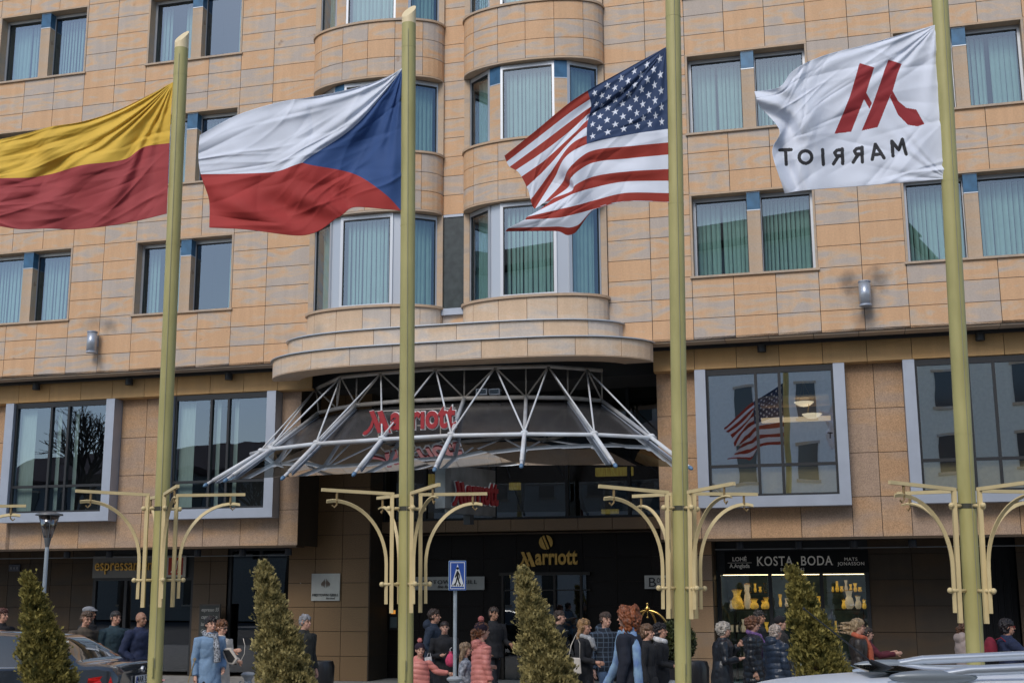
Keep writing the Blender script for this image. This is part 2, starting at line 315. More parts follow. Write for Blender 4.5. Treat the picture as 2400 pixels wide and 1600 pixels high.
def band(mb,curve,z0,z1,nt,nr,g=GAP,th=.03,seg=5):
    pts,L=resample(curve,nt*seg); gs=g/L*nt*seg
    P=np.array(pts)
    def at(u):
        i=min(int(u),len(P)-2); f=u-i; return P[i]*(1-f)+P[i+1]*f
    inn=np.array(off(pts,-th))
    for k in range(nt):
        us=[k*seg+gs]+[k*seg+j for j in range(1,seg)]+[(k+1)*seg-gs]
        for j in range(nr):
            a=z0+(z1-z0)*j/nr+g; b=z0+(z1-z0)*(j+1)/nr-g; o=len(mb.v); n=len(us)
            q=[at(u) for u in us]
            ii=[inn[min(int(round(u)),len(inn)-1)] for u in us]
            for zz in (a,b): mb.v+=[(x,y,zz) for x,y in q]
            for zz in (a,b): mb.v+=[(x,y,zz) for x,y in ii]
            for i in range(n-1):
                mb.f.append((o+i,o+i+1,o+n+i+1,o+n+i)); mb.f.append((o+n+i,o+n+i+1,o+3*n+i+1,o+3*n+i)); mb.f.append((o+2*n+i,o+2*n+i+1,o+i+1,o+i)); mb.m+=[0]*3
            mb.f.append((o,o+n,o+3*n,o+2*n)); mb.f.append((o+n-1,o+2*n+n-1,o+3*n+n-1,o+n+n-1)); mb.m+=[0,0]
    bk=off(pts,-.022)
    for i in range(len(bk)-1): mb.quad((*bk[i],z0),(*bk[i+1],z0),(*bk[i+1],z1),(*bk[i],z1),1)
def strip(mb,curve,z0,z1,o0,o1,mi=0):    # moulding following a plan curve
    A=off(curve,o0); B=off(curve,o1); n=len(A); o=len(mb.v)
    mb.v+=[(*p,z0) for p in A]+[(*p,z0) for p in B]+[(*p,z1) for p in B]+[(*p,z1) for p in A]
    for i in range(n-1):
        for k in range(4): a=o+k*n+i; b=o+((k+1)%4)*n+i; mb.f.append((a,a+1,b+1,b)); mb.m.append(mi)
    for e in (0,n-1): mb.f.append(tuple(o+k*n+e for k in range(4))); mb.m.append(mi)
def bay(s0,s1):
    cur=arc_pts(s0,s1,.74,48,2.0,2.3); c=(s0+s1)/2
    for (r0,r1) in ((4,7),(11,14),(18,21)):
        mb=MB(); band(mb,cur,zr(r0)+.02,zr(r1)-.03,6,3)
        strip(mb,cur,zr(r1)-.03,zr(r1)+.02,-.25,.035,2); strip(mb,cur,zr(r0)-.02,zr(r0)+.02,-.20,.0,2)
        inn=[p for p in off(cur,-.2) if p[1]<-.002]; inn=[(inn[0][0],-.001)]+inn+[(inn[-1][0],-.001)]
        mb.slab(inn,zr(r0)-.015,zr(r0)+.015,2); mb.slab(inn,zr(r1)-.02,zr(r1)+.01,2)
        mb.build('bay_band',[STONE,JOINT,TRIM],HB)
    mb=MB(); band(mb,cur,zr(-2.2),zr(-.86),6,1); strip(mb,cur,zr(-.86),zr(-.74),-.25,.045,2)
    inn=[p for p in off(cur,-.2) if p[1]<-.002]; inn=[(inn[0][0],-.001)]+inn+[(inn[-1][0],-.001)]; mb.slab(inn,zr(-.86)+.006,zr(-.76),2); mb.build('bay_base',[PALE,JOINT,TRIM],HB)
    for (r0,r1,low) in ((-.78,4,1),(7,11,0),(14,18,0)):
        za=zr(r0)+.02; zb=zr(r1)-.03; h=zb-za
        P=[(-1.47,.0),(-.86,-.48),(-.62,-.56),(.62,-.56),(.86,-.48),(1.47,0)]
        lights=((0,1),(2,3),(4,5)) 
        root=None
        for (i,j) in lights:
            (xa,ya),(xb,yb)=P[i],P[j]; L=math.hypot(xb-xa,yb-ya); an=math.atan2(yb-ya,xb-xa)
            f=.065; m=MB(); m.box(0,f,-.03,.04,0,h); m.box(L-f,L,-.03,.04,0,h); m.box(f,L-f,-.03,.04,0,f); m.box(f,L-f,-.03,.04,h-.09,h); 
            m.box(f,f+.02,-.02,.03,f,h-.09,1); m.box(L-f-.02,L-f,-.02,.03,f,h-.09,1); m.box(f+.02,L-f-.02,-.02,.03,h-.12,h-.09,1)
            o=m.build('bay_window',[LMET,DMET],HB,loc=(c+xa,ya,za),rot=(0,0,an))
            g=MB(); g.quad((f,0,f),(L-f,0,f),(L-f,0,h-.09),(f,0,h-.09)); g.build('pane',[GLASS],o)
            cu=curtain_mb(L-.16,h-.15,.16,int(i+r0*3),.08); cu.build('curtain',[CURT],o,smooth=2,loc=(0,0,.05))
        for sg in (-1,1):
            m=MB()
            if low: m.slab([(sg*.86,-.47),(sg*.62,-.55),(sg*.60,-.42),(sg*.84,-.34)][::sg],0,h); m.build('bay_post',[LMET],HB,loc=(c,0,za))
            else:
                q=[(sg*.875,-.50),(sg*.61,-.60),(sg*.60,-.42),(sg*.84,-.34)][::sg]
                m.slab(q,0,h-.42); p=m.build('bay_pier',[STONE],HB,loc=(c,0,za))
                m=MB(); m.slab(q,h-.40,h-.01); m.slab([(x*1.004,y*1.01) for x,y in q],h-.42,h-.40,1); m.build('blue_cap',[BLUE,LMET],p)
            m=MB(); e=sg*1.6; x0,x1=sorted((sg*1.47,e)); m.box(x0,x1,-.06,.12,0,h); m.build('bay_jamb',[TRIM],HB,loc=(c,0,za))
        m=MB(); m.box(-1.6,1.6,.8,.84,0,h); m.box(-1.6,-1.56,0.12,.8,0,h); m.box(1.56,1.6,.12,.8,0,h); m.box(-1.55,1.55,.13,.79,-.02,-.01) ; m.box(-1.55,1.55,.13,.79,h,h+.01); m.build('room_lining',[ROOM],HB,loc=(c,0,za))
bay(*BAY1); bay(*BAY2)
mb=MB(); mb.quad((BAY1[1]-.15,-.005,zr(-.8)),(BAY2[0]+.15,-.005,zr(-.8)),(BAY2[0]+.15,-.005,zr(3.85)),(BAY1[1]-.15,-.005,zr(3.85))); lp=mb.build('link_glazing',[mat('slate_glass',(.035,.045,.045),.25,var=.3,scale=6)],HB)
mb=MB(); mb.box(BAY1[1],BAY2[0],-.09,.1,zr(-1.12),zr(-.8)); mb.box(BAY1[1]+.02,BAY2[0]-.02,-.03,.1,zr(3.85),zr(4)-.01); mb.build('frame',[GMET],lp)
mb=MB(); mb.box(BAY1[1]-.2,BAY2[0]+.2,.1,.14,zr(-1),zr(4)); mb.build('backing',[ROOM],lp)
# ---- stepped curved cornices over the entrance
t2=arc_pts(-5.22,2.42,1.02,90,3.4,1.75); t3=arc_pts(-5.56,3.05,1.38,90,3.6,1.7)
mb=MB(); band(mb,t2,zr(-2.92),zr(-2.08),9,1); strip(mb,t2,zr(-2.08),zr(-2.03),-.4,.05,2); 
mb.slab([(p[0],p[1]) for p in off(t2,-.1) if p[1]<0.05],zr(-2.10),zr(-2.055),2); mb.build('cornice',[PALE,JOINT,LMET],HB)
mb=MB(); band(mb,t3,zr(-3.90),zr(-3.06),10,1); strip(mb,t3,zr(-3.06),zr(-3.01),-.45,.05,2)
mb.slab([(p[0],p[1]) for p in off(t3,-.1) if p[1]<0.05],zr(-3.08),zr(-3.03),2)
strip(mb,t3,zr(-3.94),zr(-3.90),-.62,.0,3); mb.build('cornice',[PALE,JOINT,LMET,TRIM],HB)
Zs=zr(-3.94)
m=MB(); m.slab([(p[0],p[1]) for p in off(t3,-.5) if p[1]<.55],Zs+.12,Zs+.16); m.build('canopy_ceiling',[mat('dark_soffit',(.03,.045,.06),.25)],HB)
# soffit, dark slot, fascia
for (a,b) in ((-21.3,-5.4),(2.75,17)):
    mb=MB(); n=int((b-a)/W)
    for i in range(n): 
        x0=a+(b-a)*i/n; x1=a+(b-a)*(i+1)/n; mb.box(x0+GAP,x1-GAP,.03,.42,zr(-3)-.03,zr(-3)+.0,0)
    mb.box(a,b,.42,.62,zr(-3)+.04,zr(-3)+.12,1); mb.box(a,b,.0,.42,zr(-3)+.0005,zr(-3)+.05,1); mb.box(a,b,.44,.50,zr(-3)-.10,zr(-3)+.04,2)
    mb.build('soffit',[TRIM,JOINT,DMET],HB)
for (a,b) in ((-21.3,-4.9),(2.95,17)):
    mb=MB(); n=int(round((b-a)/W))
    for i in range(n):
        x0=a+(b-a)*i/n; x1=a+(b-a)*(i+1)/n; mb.box(x0+GAP,x1-GAP,.60,.64,6.555,7.02,0)
        mb.box(x0+GAP,x1-GAP,.64,.86,6.54,6.565,0)
    mb.box(a,b,.622,.66,6.57,7.1,1)
    mb.build('fascia',[FASC,JOINT],HB)
# ---- granite storey with boxed picture windows
YW=.85
BOX=[(-12.93,-9.93),(-8.60,-5.75),(3.83,6.88),(8.02,11.05)]
gr=MB(); zz=[3.03,3.83,4.72,5.62,6.56]
def grtiles(a,b,z0,z1,zs,nx,y=YW,mbx=None):
    mbx=mbx or gr
    for i in range(nx):
        x0=a+(b-a)*i/nx; x1=a+(b-a)*(i+1)/nx
        for j in range(len(zs)-1): mbx.box(x0+GAP,x1-GAP,y,y+.03,zs[j]+GAP,zs[j+1]-GAP,0)
    mbx.quad((a,y+.02,zs[0]),(b,y+.02,zs[0]),(b,y+.02,zs[-1]),(a,y+.02,zs[-1]),1)
grtiles(-13.6,-12.80,0,0,zz,1); grtiles(-9.93,-8.6,0,0,zz,2); grtiles(-5.75,-5.27,0,0,zz,1); grtiles(-21.3,-13.6,0,0,zz,9)
for a,b in BOX[:2]: grtiles(a,b,0,0,[3.03,3.83],3)
gr.box(-21.3,-5.30,.86,1.3,2.99,3.04,2); gr.quad((-5.285,.85,3.03),(-5.285,2.0,3.03),(-5.285,2.0,6.9),(-5.285,.85,6.9),2)  # beam underside and recess return: shade painted with the darker stone
gr.build('granite_cladding',[GRAN,JOINT,DGRAN],HB); gr=MB()
grtiles(2.97,3.83,0,0,zz,1); grtiles(6.88,8.02,0,0,zz,2); grtiles(11.05,12.3,0,0,zz,2)
grtiles(12.3,17,0,0,zz,6)
for a,b in BOX[2:]: grtiles(a,b,0,0,[3.03,3.83],3)
gr.box(2.97,17,.86,1.3,2.99,3.04,2)  # underside again in the shade-darkened stone
gr.build('granite_cladding',[GRAN,JOINT,DGRAN],HB)
# beam edge below
def picture_window(a,b,kind):
    fw_=.225; z0,z1=3.65,6.53; m=MB(); y0,y1=.50,.86
    # mitred front frame as boxes: sides run full height
    m.box(a,a+fw_,y0,y1,z0,z1); m.box(b-fw_,b,y0,y1,z0,z1); m.box(a+fw_,b-fw_,y0+.002,y1,z0,z0+.22)
    o=m.build('picture_window',[GMET],HB)
    x0,x1,zb=a+fw_,b-fw_,z0+.22; w=x1-x0; mx=[x0+.395*w,x0+.58*w]; zh=4.50
    m=MB(); t=.028
    m.box(x0,x0+.05,.60,.68,zb,z1); m.box(x1-.05,x1,.60,.68,zb,z1); m.box(x0+.05,x1-.05,.60,.68,zb,zb+.05); m.box(x0+.05,x1-.05,.60,.68,z1-.12,z1)
    for q in mx: m.box(q-t,q+t,.59,.68,zb+.05,z1-.12)
    xs=[x0+.05,mx[0]-t,mx[0]+t,mx[1]-t,mx[1]+t,x1-.05]
    for k in (0,2,4): m.box(xs[k],xs[k+1],.60,.68,zh-.03,zh+.03)
    m.build('glazing_bars',[DMET],o)
    m=MB(); 
    for k in (0,2,4):
        for (p,q) in ((zb+.05,zh-.03),(zh+.03,z1-.12)): m.quad((xs[k],.64,p),(xs[k+1],.64,p),(xs[k+1],.64,q),(xs[k],.64,q))
    m.build('pane',[BGLASS if kind<2 else glassmat('picture_glass_bright',.62,.9,(.8,.86,.86),(.9,.95,1),wob=.02)],o)  # right-hand copy of the glass, mirror share raised to brighten its reflections
    m=MB(); m.box(a,b,2.6,2.64,z0,z1); m.box(a-.02,a,.88,2.6,z0,z1); m.box(b,b+.02,.88,2.6,z0,z1); m.box(a,b,.9,2.6,z0,z0+.02); m.box(a,b,.9,2.6,z1-.0,z1+.02); m.build('room_lining',[ROOM if kind<2 else mat('warm_room',(.16,.13,.10),.9)],o)
    if kind<2:
        c=MB(); 
        for k,(p,q) in enumerate(((x0+.05,x0+.05+.16*w),(mx[0]+.04,mx[0]+.14),(mx[1]+.04,mx[1]+.14))): c.box(p,q,.80+.02*k,.81+.02*k,zb+.02,z1-.14)
        c.build('blind',[mat('pale_blind',(.34,.42,.38),.9,var=.1,scale=9,aniso=(6,1,.3))],o)
    else:
        m=MB(); m.box(x0+.05,x1-.05,.72,.74,zb+.03,zh-.04); m.build('lower_panel',[CREAM],o)
        if kind==2:
            m=MB(); m.box(x0+1.0,x1-.12,2.3,2.56,5.62,5.70); m.box(x0+1.0,x1-.12,1.0,2.56,5.95,5.98,1); m.build('cove_light',[mat('cove_glow',(1.0,.72,.42),emit=.7),mat('warm_ceiling',(.5,.4,.28),.8)],o)
            for px,py in ((1884,942),(1903,970)):
                s,z=Q(px,py,-1.3); l=MB(); l.lathe([(.0,-.10),(.09,-.085),(.17,-.04),(.21,.0)],(0,0,0),20); 
                e=l.build('bowl_lamp',[mat('alabaster_glow',(1,.80,.55),emit=1.2)],o,smooth=2,loc=(s,1.3,z))
                l=MB()
                for k in range(3): an=2.1*k; l.tube([(.19*math.cos(an),.19*math.sin(an),0),(0,0,.45)],.006,6)
                l.tube([(0,0,.45),(0,0,5.97-z)],.008,6); l.build('chain',[mat('brass',(.6,.42,.15),.3,1)],e)
    return o
for i,(a,b) in enumerate(BOX): picture_window(a,b,i if i!=3 else 3)
# ---- entrance recess
YR=3.2
m=MB(); grtiles(-6.0,-3.98,0,0,[0,.55,1.1,1.65,2.2,2.75,3.3,3.85,4.4,4.95,5.5,6.1,6.7],3,2.0,m)
zz2=[0,.55,1.1,1.65,2.2,2.75,3.3,3.85,4.4,4.95,5.5,6.1,6.7]
for j in range(len(zz2)-1): m.box(-3.98,-3.95,2.0,3.2,zz2[j]+GAP,zz2[j+1]-GAP,2)
m.quad((-3.955,1.99,0),(-3.955,3.2,0),(-3.955,3.2,6.7),(-3.955,1.99,6.7),2); m.box(-6.0,-3.97,2.035,3.19,0,6.7,1); m.build('entrance_pillar',[mat('pillar_granite',(.15,.088,.036),.6,var=.35,scale=60),JOINT,DGRAN],HB)  # side face coloured darker than the lit front, shade in the stone
m=MB(); grtiles(-3.95,3.2,0,0,[0,.55,1.1,1.65,2.2,2.75,3.33],9,YR,m); m.build('entrance_wall',[mat('black_granite',(.012,.010,.009),.4,spec=.15,var=.3,scale=50),JOINT],HB)
m=MB(); 
for i in range(9): x0=-3.95+7.15*i/9; m.box(x0+GAP,x0+7.15/9-GAP,2.7,3.2,3.36,3.62,0)
m.build('entrance_band',[mat('band_granite',(.20,.135,.08),.6,var=.3,scale=60)],HB)
m=MB(); xs=[-3.95,-2.9,-1.2,.55,2.0,3.2]
for x in xs: m.box(x-.035,x+.035,2.75,2.9,3.62,6.7)
m.box(-3.95,3.2,2.77,2.88,3.62,3.68); m.box(-3.95,3.2,2.77,2.88,5.3,5.36)
eg=m.build('entrance_glazing',[DMET],HB)
m=MB(); m.quad((-3.95,2.83,3.62),(3.2,2.83,3.62),(3.2,2.83,6.7),(-3.95,2.83,6.7)); m.build('pane',[DGLASS],eg)
m=MB(); m.box(-4,3.3,5.2,5.25,3.3,6.8); m.box(-4,3.3,2.95,5.2,3.3,3.33); m.box(-4,3.3,2.95,5.2,6.75,6.8); m.build('room_lining',[mat('brown_room',(.07,.05,.035),.9)],eg)
for (px,py,w,h) in ((1207,1139,.26,.17),(1430,1198,.4,.1),(1440,1105,.9,.2),(1010,1125,.16,.3)):
    s,z=Q(px,py,-4.2); l=MB(); l.box(-w/2,w/2,-.08,.08,-h/2,h/2); l.build('lamp_shade',[mat('amber_lamp',(1,.6,.12),emit=.22,var=.3,scale=14,aniso=(3,1,.2))],eg,loc=(s,4.2,z))
# doors
m=MB()
for i in range(4):
    x=-1.1+i*.62; m.box(x,x+.05,3.05,3.18,0,2.35)
m.box(-1.15,1.0,3.05,3.18,2.35,2.42); m.box(-1.1,1.0,3.08,3.16,2.0,2.03)
dr=m.build('entrance_doors',[mat('door_metal',(.05,.045,.04),.3,.8)],HB)
m=MB(); m.quad((-1.1,3.12,0),(.9,3.12,0),(.9,3.12,2.35),(-1.1,3.12,2.35)); m.build('pane',[DGLASS],dr)
# ---- arcade ground floor
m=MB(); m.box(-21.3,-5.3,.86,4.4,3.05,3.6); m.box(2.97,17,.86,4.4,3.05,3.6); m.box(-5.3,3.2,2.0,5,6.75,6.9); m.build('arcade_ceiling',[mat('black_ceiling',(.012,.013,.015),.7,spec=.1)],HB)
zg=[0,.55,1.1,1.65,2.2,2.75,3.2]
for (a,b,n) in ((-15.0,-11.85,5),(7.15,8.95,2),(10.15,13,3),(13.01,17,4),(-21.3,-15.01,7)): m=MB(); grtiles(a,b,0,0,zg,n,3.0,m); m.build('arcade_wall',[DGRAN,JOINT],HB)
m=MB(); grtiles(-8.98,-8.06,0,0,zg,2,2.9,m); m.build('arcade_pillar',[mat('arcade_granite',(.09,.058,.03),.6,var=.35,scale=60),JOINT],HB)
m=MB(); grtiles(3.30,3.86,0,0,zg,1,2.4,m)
for j in range(len(zg)-1): m.box(3.86,3.885,2.4,3.0,zg[j]+GAP,zg[j+1]-GAP,2)  # return face takes the darker stone in place of shade
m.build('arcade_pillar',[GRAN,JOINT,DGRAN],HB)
m=MB(); m.box(8.95,10.15,3.3,3.34,0,3.1); 
for i in range(9): m.box(8.98+.13*i,9.0+.13*i,3.26,3.3,0,2.6)
m.build('dark_doorway',[mat('black_door',(.010,.011,.013),.5,spec=.15)],HB)
def shop(a,b,z1,name,bars,mat_back,depth=2.2,zt=3.1):
    m=MB(); m.box(a,b,2.96,3.06,z1,zt); m.box(a,a+.08,2.96,3.06,0,z1); m.box(b-.08,b,2.96,3.06,0,z1)
    for x in bars: m.box(x-.04,x+.04,2.97,3.05,0,z1)
    o=m.build(name,[DMET],HB)
    g=MB(); g.quad((a+.08,3.01,.1),(b-.08,3.01,.1),(b-.08,3.01,z1),(a+.08,3.01,z1)); g.build('pane',[DGLASS if name=='cafe_front' else glassmat('shop_glass',.12,.7,(.75,.8,.8))],o)
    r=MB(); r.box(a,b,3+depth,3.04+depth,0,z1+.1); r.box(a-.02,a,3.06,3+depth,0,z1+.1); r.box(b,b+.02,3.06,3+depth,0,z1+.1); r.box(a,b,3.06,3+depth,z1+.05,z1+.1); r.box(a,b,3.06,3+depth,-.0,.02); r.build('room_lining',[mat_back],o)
    return o
shop(-11.83,-8.98,2.30,'cafe_front',[-10.9],mat('cafe_room',(.02,.016,.012),.9,spec=.1))
sb=shop(-8.06,-5.95,3.0,'cafe_front',[-7.2],MT['cafe_room'])
ks=shop(3.90,7.15,2.33,'glassware_front',[5.05,6.15],mat('teal_room',(.09,.15,.17),.8,var=.3,scale=3))
m=MB(); m.box(4.0,7.05,3.3,3.4,2.32,2.38); m.build('strip_light',[mat('shop_strip',(1,.72,.38),emit=4.5)],ks)
m=MB()
for z in (.5,1.05,1.55): m.box(4.2,5.0,3.35,3.7,z,z+.03); m.box(6.3,7.0,3.35,3.7,z,z+.03)
for x in (4.2,4.98,6.3,6.98): m.box(x,x+.03,3.35,3.7,0,1.58)
m.build('shelving',[mat('shelf',(.02,.02,.02),.4)],ks)
m=MB(); m.box(5.62,5.66,3.0,3.008,.2,2.1); m.build('door_stripe',[mat('frosted',(.5,.55,.5),.6)],ks)
# ================================================================ glass canopy
cn=thing('glass_canopy','fan shaped glass canopy on white steel tubes over the entrance','canopy')
ZU,ZL,ZO,ZT=6.58,5.97,4.90,4.14
Pu=[atZ(x,y,ZU) for x,y in ((741,911),(798.7,883.6),(892.8,874.4),(1021,865),(1161,860.7),(1285,858),(1375,865))]; pue=atZ(1411,868,ZU)
lowpx=[(747,967),(790,957),(835,949),(936,940),(1088,933),(1233,930.7),(1331,932),(1411,938.7)]
Pl=[atZ(x,y,ZL) for x,y in lowpx]
outpx=[(588,1063),(634.7,1051.8),(741.8,1039),(895,1029),(1057,1020),(1229,1016.8),(1393,1018),(1526.5,1024.8),(1536,1026)]
Po=[atZ(x,y,ZO) for x,y in outpx]
tippx=[(480.4,1137),(527.6,1125.8),(661.5,1120.7),(828.6,1112),(1018,1100.6),(1221.6,1092.5),(1442.7,1091.4),(1619.5,1097)]
Pt=[atZ(x,y,ZT) for x,y in tippx]
X=[atZ(612,1058,ZO)]+Po[1:8]      # crossings of the eight ribs with the outer tube
Pi=[atZ(720,985,ZL)]+[Pl[0],Pl[2],atZ(960,938.5,ZL),Pl[4],Pl[5],Pl[6],Pl[7]]
m=MB(); m.tube(Po,.037,12); m.build('outer_tube',[WTUBE],cn,smooth=2)
m=MB(); m.tube([Pi[0]]+Pl,.045,12); m.build('ring_tube',[mat('grey_tube',(.42,.40,.37),.5,col2=(.3,.27,.23),scale=3)],cn,smooth=2)
GT=MT['grey_tube']
m=MB(); m.tube(Pu+[pue],.042,12); m.build('ring_tube',[GT],cn,smooth=2)
for k in range(8):
    a,b,c=Pi[k],X[k],Pt[k]; d=(c-a).normalized(); dn=Vector((0,0,-.09))
    m=MB(); m.tube([a,b,c-d*.3],.039,12); m.tube([c-d*.3,c-d*.06],.030,12); m.build('rib',[WTUBE],cn,smooth=2)
    m=MB(); m.tube([c-d*.06,c+d*.0,c+d*.05],[.038,.038,.02],12); m.build('rib_cap',[mat('rib_cap_blue',(.10,.20,.33),.4)],cn,smooth=2)
    m=MB(); m.tube([a+dn,c-d*.42+dn],.022,6); m.build('glass_rail',[GMET],cn)
m=MB()
for (u,xs) in ((0,(0,1)),(1,(1,2)),(2,(2,3)),(3,(3,4)),(4,(4,5)),(5,(5,6)),(6,(6,7))):
    for x in xs: m.tube([Pu[u],X[x]+Vector((0,0,.04))],.018,8)
m.build('stay',[WTUBE],cn,smooth=2)
m=MB()
seq=[Pl[0],Pl[1],Pl[2],Pi[3],Pl[4],Pl[5],Pl[6],Pl[7]]
for u in range(7):
    for q in (u,u+1): 
        if q<len(seq): m.tube([Pu[u],seq[q]],.018,8)
for p in Pl[1:]:
    m.tube([p,Vector((p.x,p.y,ZU))],.018,8)
m.build('truss_bars',[GT],cn,smooth=2)
cm=mat('bronze_cone',(.27,.265,.27),.24,.85,var=.12,scale=1.2)
vs=[];NS=8
for k in range(8):
    a,c=Pi[k],Pt[k]; d=c-a
    for j in range(NS+1): t=j/NS; vs.append(a+d*(-.02+.53*t)+Vector((0,0,-.13+.05*math.sin(t*PI))))
m=MB(); m.v=[tuple(v) for v in vs]
for k in range(7):
    for j in range(NS): a_=k*(NS+1)+j; m.f.append((a_,a_+1,a_+NS+2,a_+NS+1)); m.m.append(0)
m.build('inner_cone',[cm],cn,smooth=2)
for k in range(8):
    m=MB(); p=X[k]; m.ell(tuple(p+Vector((0,0,.03))),(.075,.05,.05),10,6); m.build('node_plate',[WTUBE],cn)
for k in range(7):
    m=MB(); dn=Vector((0,0,-.11)); q=[]
    for k2 in (k,k+1):
        a,c=Pi[k2],Pt[k2]; d=(c-a); q.append((a+dn+d*.52,a+d*.91+dn))
    m.add([q[0][0],q[1][0],q[1][1],q[0][1]],[(0,3,2),(0,2,1)]); m.build('glass_panel',[CGLASS],cn)
# floodlights sitting on the ring: things of their own
for i,(px,py) in enumerate(((1130,915),(1160,915))):
    p=atZ(px,py,6.12)+Vector((0,.25,0)); t=thing('floodlight',('grey box floodlight over the canopy ring, nearer the centre pole','grey box floodlight over the canopy ring, nearer the right pole')[i],'floodlight',p,FR,'floodlights above the canopy ring')
    l=MB(); l.box(-.12,.12,-.08,.08,-.06,.07); l.build('housing',[LMET],t); l=MB(); l.box(-.10,.10,-.088,-.08,-.04,.05); l.build('lens',[DGLASS],t); l=MB(); l.box(-.14,-.12,-.02,.02,-.12,.02); l.box(.12,.14,-.02,.02,-.12,.02); l.box(-.14,.14,-.02,.02,-.14,-.12); l.build('bracket',[DMET],t)
# ================================================================ lettering
MP=[[(720,545),(765,535),(860,752),(815,760)],[(805,548),(856,535),(948,752),(887,759)],[(752,625),(768,655),(757,700),(728,742),(694,776),(668,782),(655,770),(664,748),(702,728),(732,686)],[(838,625),(850,655),(832,700),(822,672)]]
def script_sign(mb,x0,z0,w,t=.06,mi=0,grow=0,y=0):
    """the hotel's flowing capital and dotless letters; x0,z0 = left end of the baseline, w = width of the word"""
    k=w/940.; ax,ay=655,752
    for poly in MP:
        P=[((a-ax)*k,(ay-b+(a-ax)*-.045)*k) for a,b in poly]; cx=sum(p[0] for p in P)/len(P); cz=sum(p[1] for p in P)/len(P)
        if grow: P=[(a+grow*(1 if a>cx else -1),b+grow*(1 if b>cz else -1)) for a,b in P]
        mb.prism([(x0+a,z0+b) for a,b in P][::1],y-t,y,mi)
    vs,fs=textmesh('arr\u0131ott',size=1,extr=0,align='LEFT'); wd=max(v[0] for v in vs)
    vs,fs=textmesh('arr\u0131ott',size=1,extr=0,offset=.030,align='LEFT',space=1.02)
    W0=(1590-945)*k; hh=.62*(752-500)*k/.52*.62
    vs,fs=textmesh('arr\u0131ott',size=1,extr=t/2/1,offset=.030+grow*2.0,align='LEFT',space=1.02)
    sx=W0/wd; sz=250*k*.98/.74
    mb.add([(x0+290*k+a*sx,y-t/2+b*1.0,z0+.0+c*sz+20*k) for a,b,c in vs],fs,mi)
RED=mat('sign_red',(.30,.012,.018),.4); WHT=mat('sign_white',(.75,.75,.75),.5); GOLD=mat('gold_letter',(.55,.33,.09),.32,.8)
s0,z0=Q(852,1013,2.3); s1,z1=Q(1065,1000,2.3)
t=fthing('red_lettering','red script lettering with white outlines mounted above the glass canopy','sign',s0,2.3,z0)
t.rotation_euler=(0,-.0,FR)
m=MB(); script_sign(m,0,.0,s1-s0,.05,0); o=m.build('letters',[RED],t)
m=MB(); script_sign(m,0,.0,s1-s0,.04,0,grow=.014,y=.03); m.build('letter_outline',[WHT],t)
m=MB(); m.tube([(.2,.05,.42),(s1-s0,.05,.42)],.012,6); m.tube([(.1,.05,.1),(s1-s0,.05,.1)],.012,6)
for x in (.3,1.0,1.6): m.tube([(x,.05,.42),(x,.05,-.25)],.012,6)
m.build('rails',[GT],t)
# projecting sign under the canopy
s0,z0=Q(1062,1192,2.6); t=fthing('projecting_sign','grey metal box sign with red script letters, hanging askew under the canopy','sign',s0,2.6,z0)
t.rotation_euler=(0,0,FR+math.radians(71)); t.scale=(1.05,1,1.35)
m=MB(); m.box(-.1,1.35,-.0,.12,-.06,.62); m.box(-.32,-.14,-.06,.18,0,.68); m.box(-.14,-.1,.02,.10,.1,.5); m.build('sign_box',[mat('brushed_steel',(.17,.18,.185),.4,.7,var=.25,scale=3)],t)
m=MB(); script_sign(m,-.08,.08,1.4,.05,0,y=-.03); m.build('letters',[RED],t); m=MB(); script_sign(m,-.08,.08,1.4,.03,0,grow=.01,y=-.0); m.build('letter_outline',[WHT],t)
for q_ in ((.1,.16,.0,.1,.62,1.0),(1.1,1.16,.0,.1,.62,1.0)): m=MB(); m.box(*q_); m.build('hanger',[DMET],t)
m=MB(); m.box(.5,.62,-.02,.14,-.2,-.06); m.build('junction_box',[DMET],t)
# gold sign on the dark wall
s0,z0=Q(1213,1325,-3.16); s1,z1=Q(1352,1320,-3.16)
t=fthing('gold_lettering','gold script lettering under a round slashed emblem on the black entrance wall','sign',s0,-3.16,z0)
m=MB(); script_sign(m,0,0,s1-s0,.05,0); m.build('letters',[GOLD],t)
m=MB(); c=((s1-s0)*.49,.53); R_=.165
def disc_cut(m,c,R_,bars,t=.04,rot=-.42,n=40):
    ca,sa=math.cos(rot),math.sin(rot)
    for (a,b) in bars:
        P=[]
        for i in range(n+1):
            x=a+(b-a)*i/n; P.append((x,math.sqrt(max(0,R_*R_-x*x))))
        P=P+[(x,-z) for x,z in P[::-1]]
        m.prism([(c[0]+x*ca-z*sa,c[1]+x*sa+z*ca) for x,z in P][::-1],-t,0)
disc_cut(m,c,R_,[(-R_*.98,-R_*.30),(-R_*.16,R_*.14),(R_*.40,R_*.98)],rot=.38); m.build('emblem',[GOLD],t)
def board(name,label,cat,x0,y0,x1,y1,d,matl,t=.03,frame=None,grp=None):
    """panel on the facade between two photographed corners"""
    sa,za=Q(x0,y0,d); sb_,zb=Q(x1,y1,d); zt,zl=max(za,zb),min(za,zb)
    o=fthing(name,label,cat,sa,d,zl,grp); w=sb_-sa; h=zt-zl
    m=MB(); m.box(0,w,0,t,0,h); m.build('board',[matl],o)
    return o,w,h
o,w,h=board('shop_sign','black fascia board with white serif lettering above the glassware shop','sign',1698,1292,2037,1340,-2.94,mat('black_board',(.008,.009,.010),.5,spec=.15))
LT=mat('white_letter',(.92,.89,.82),.5)
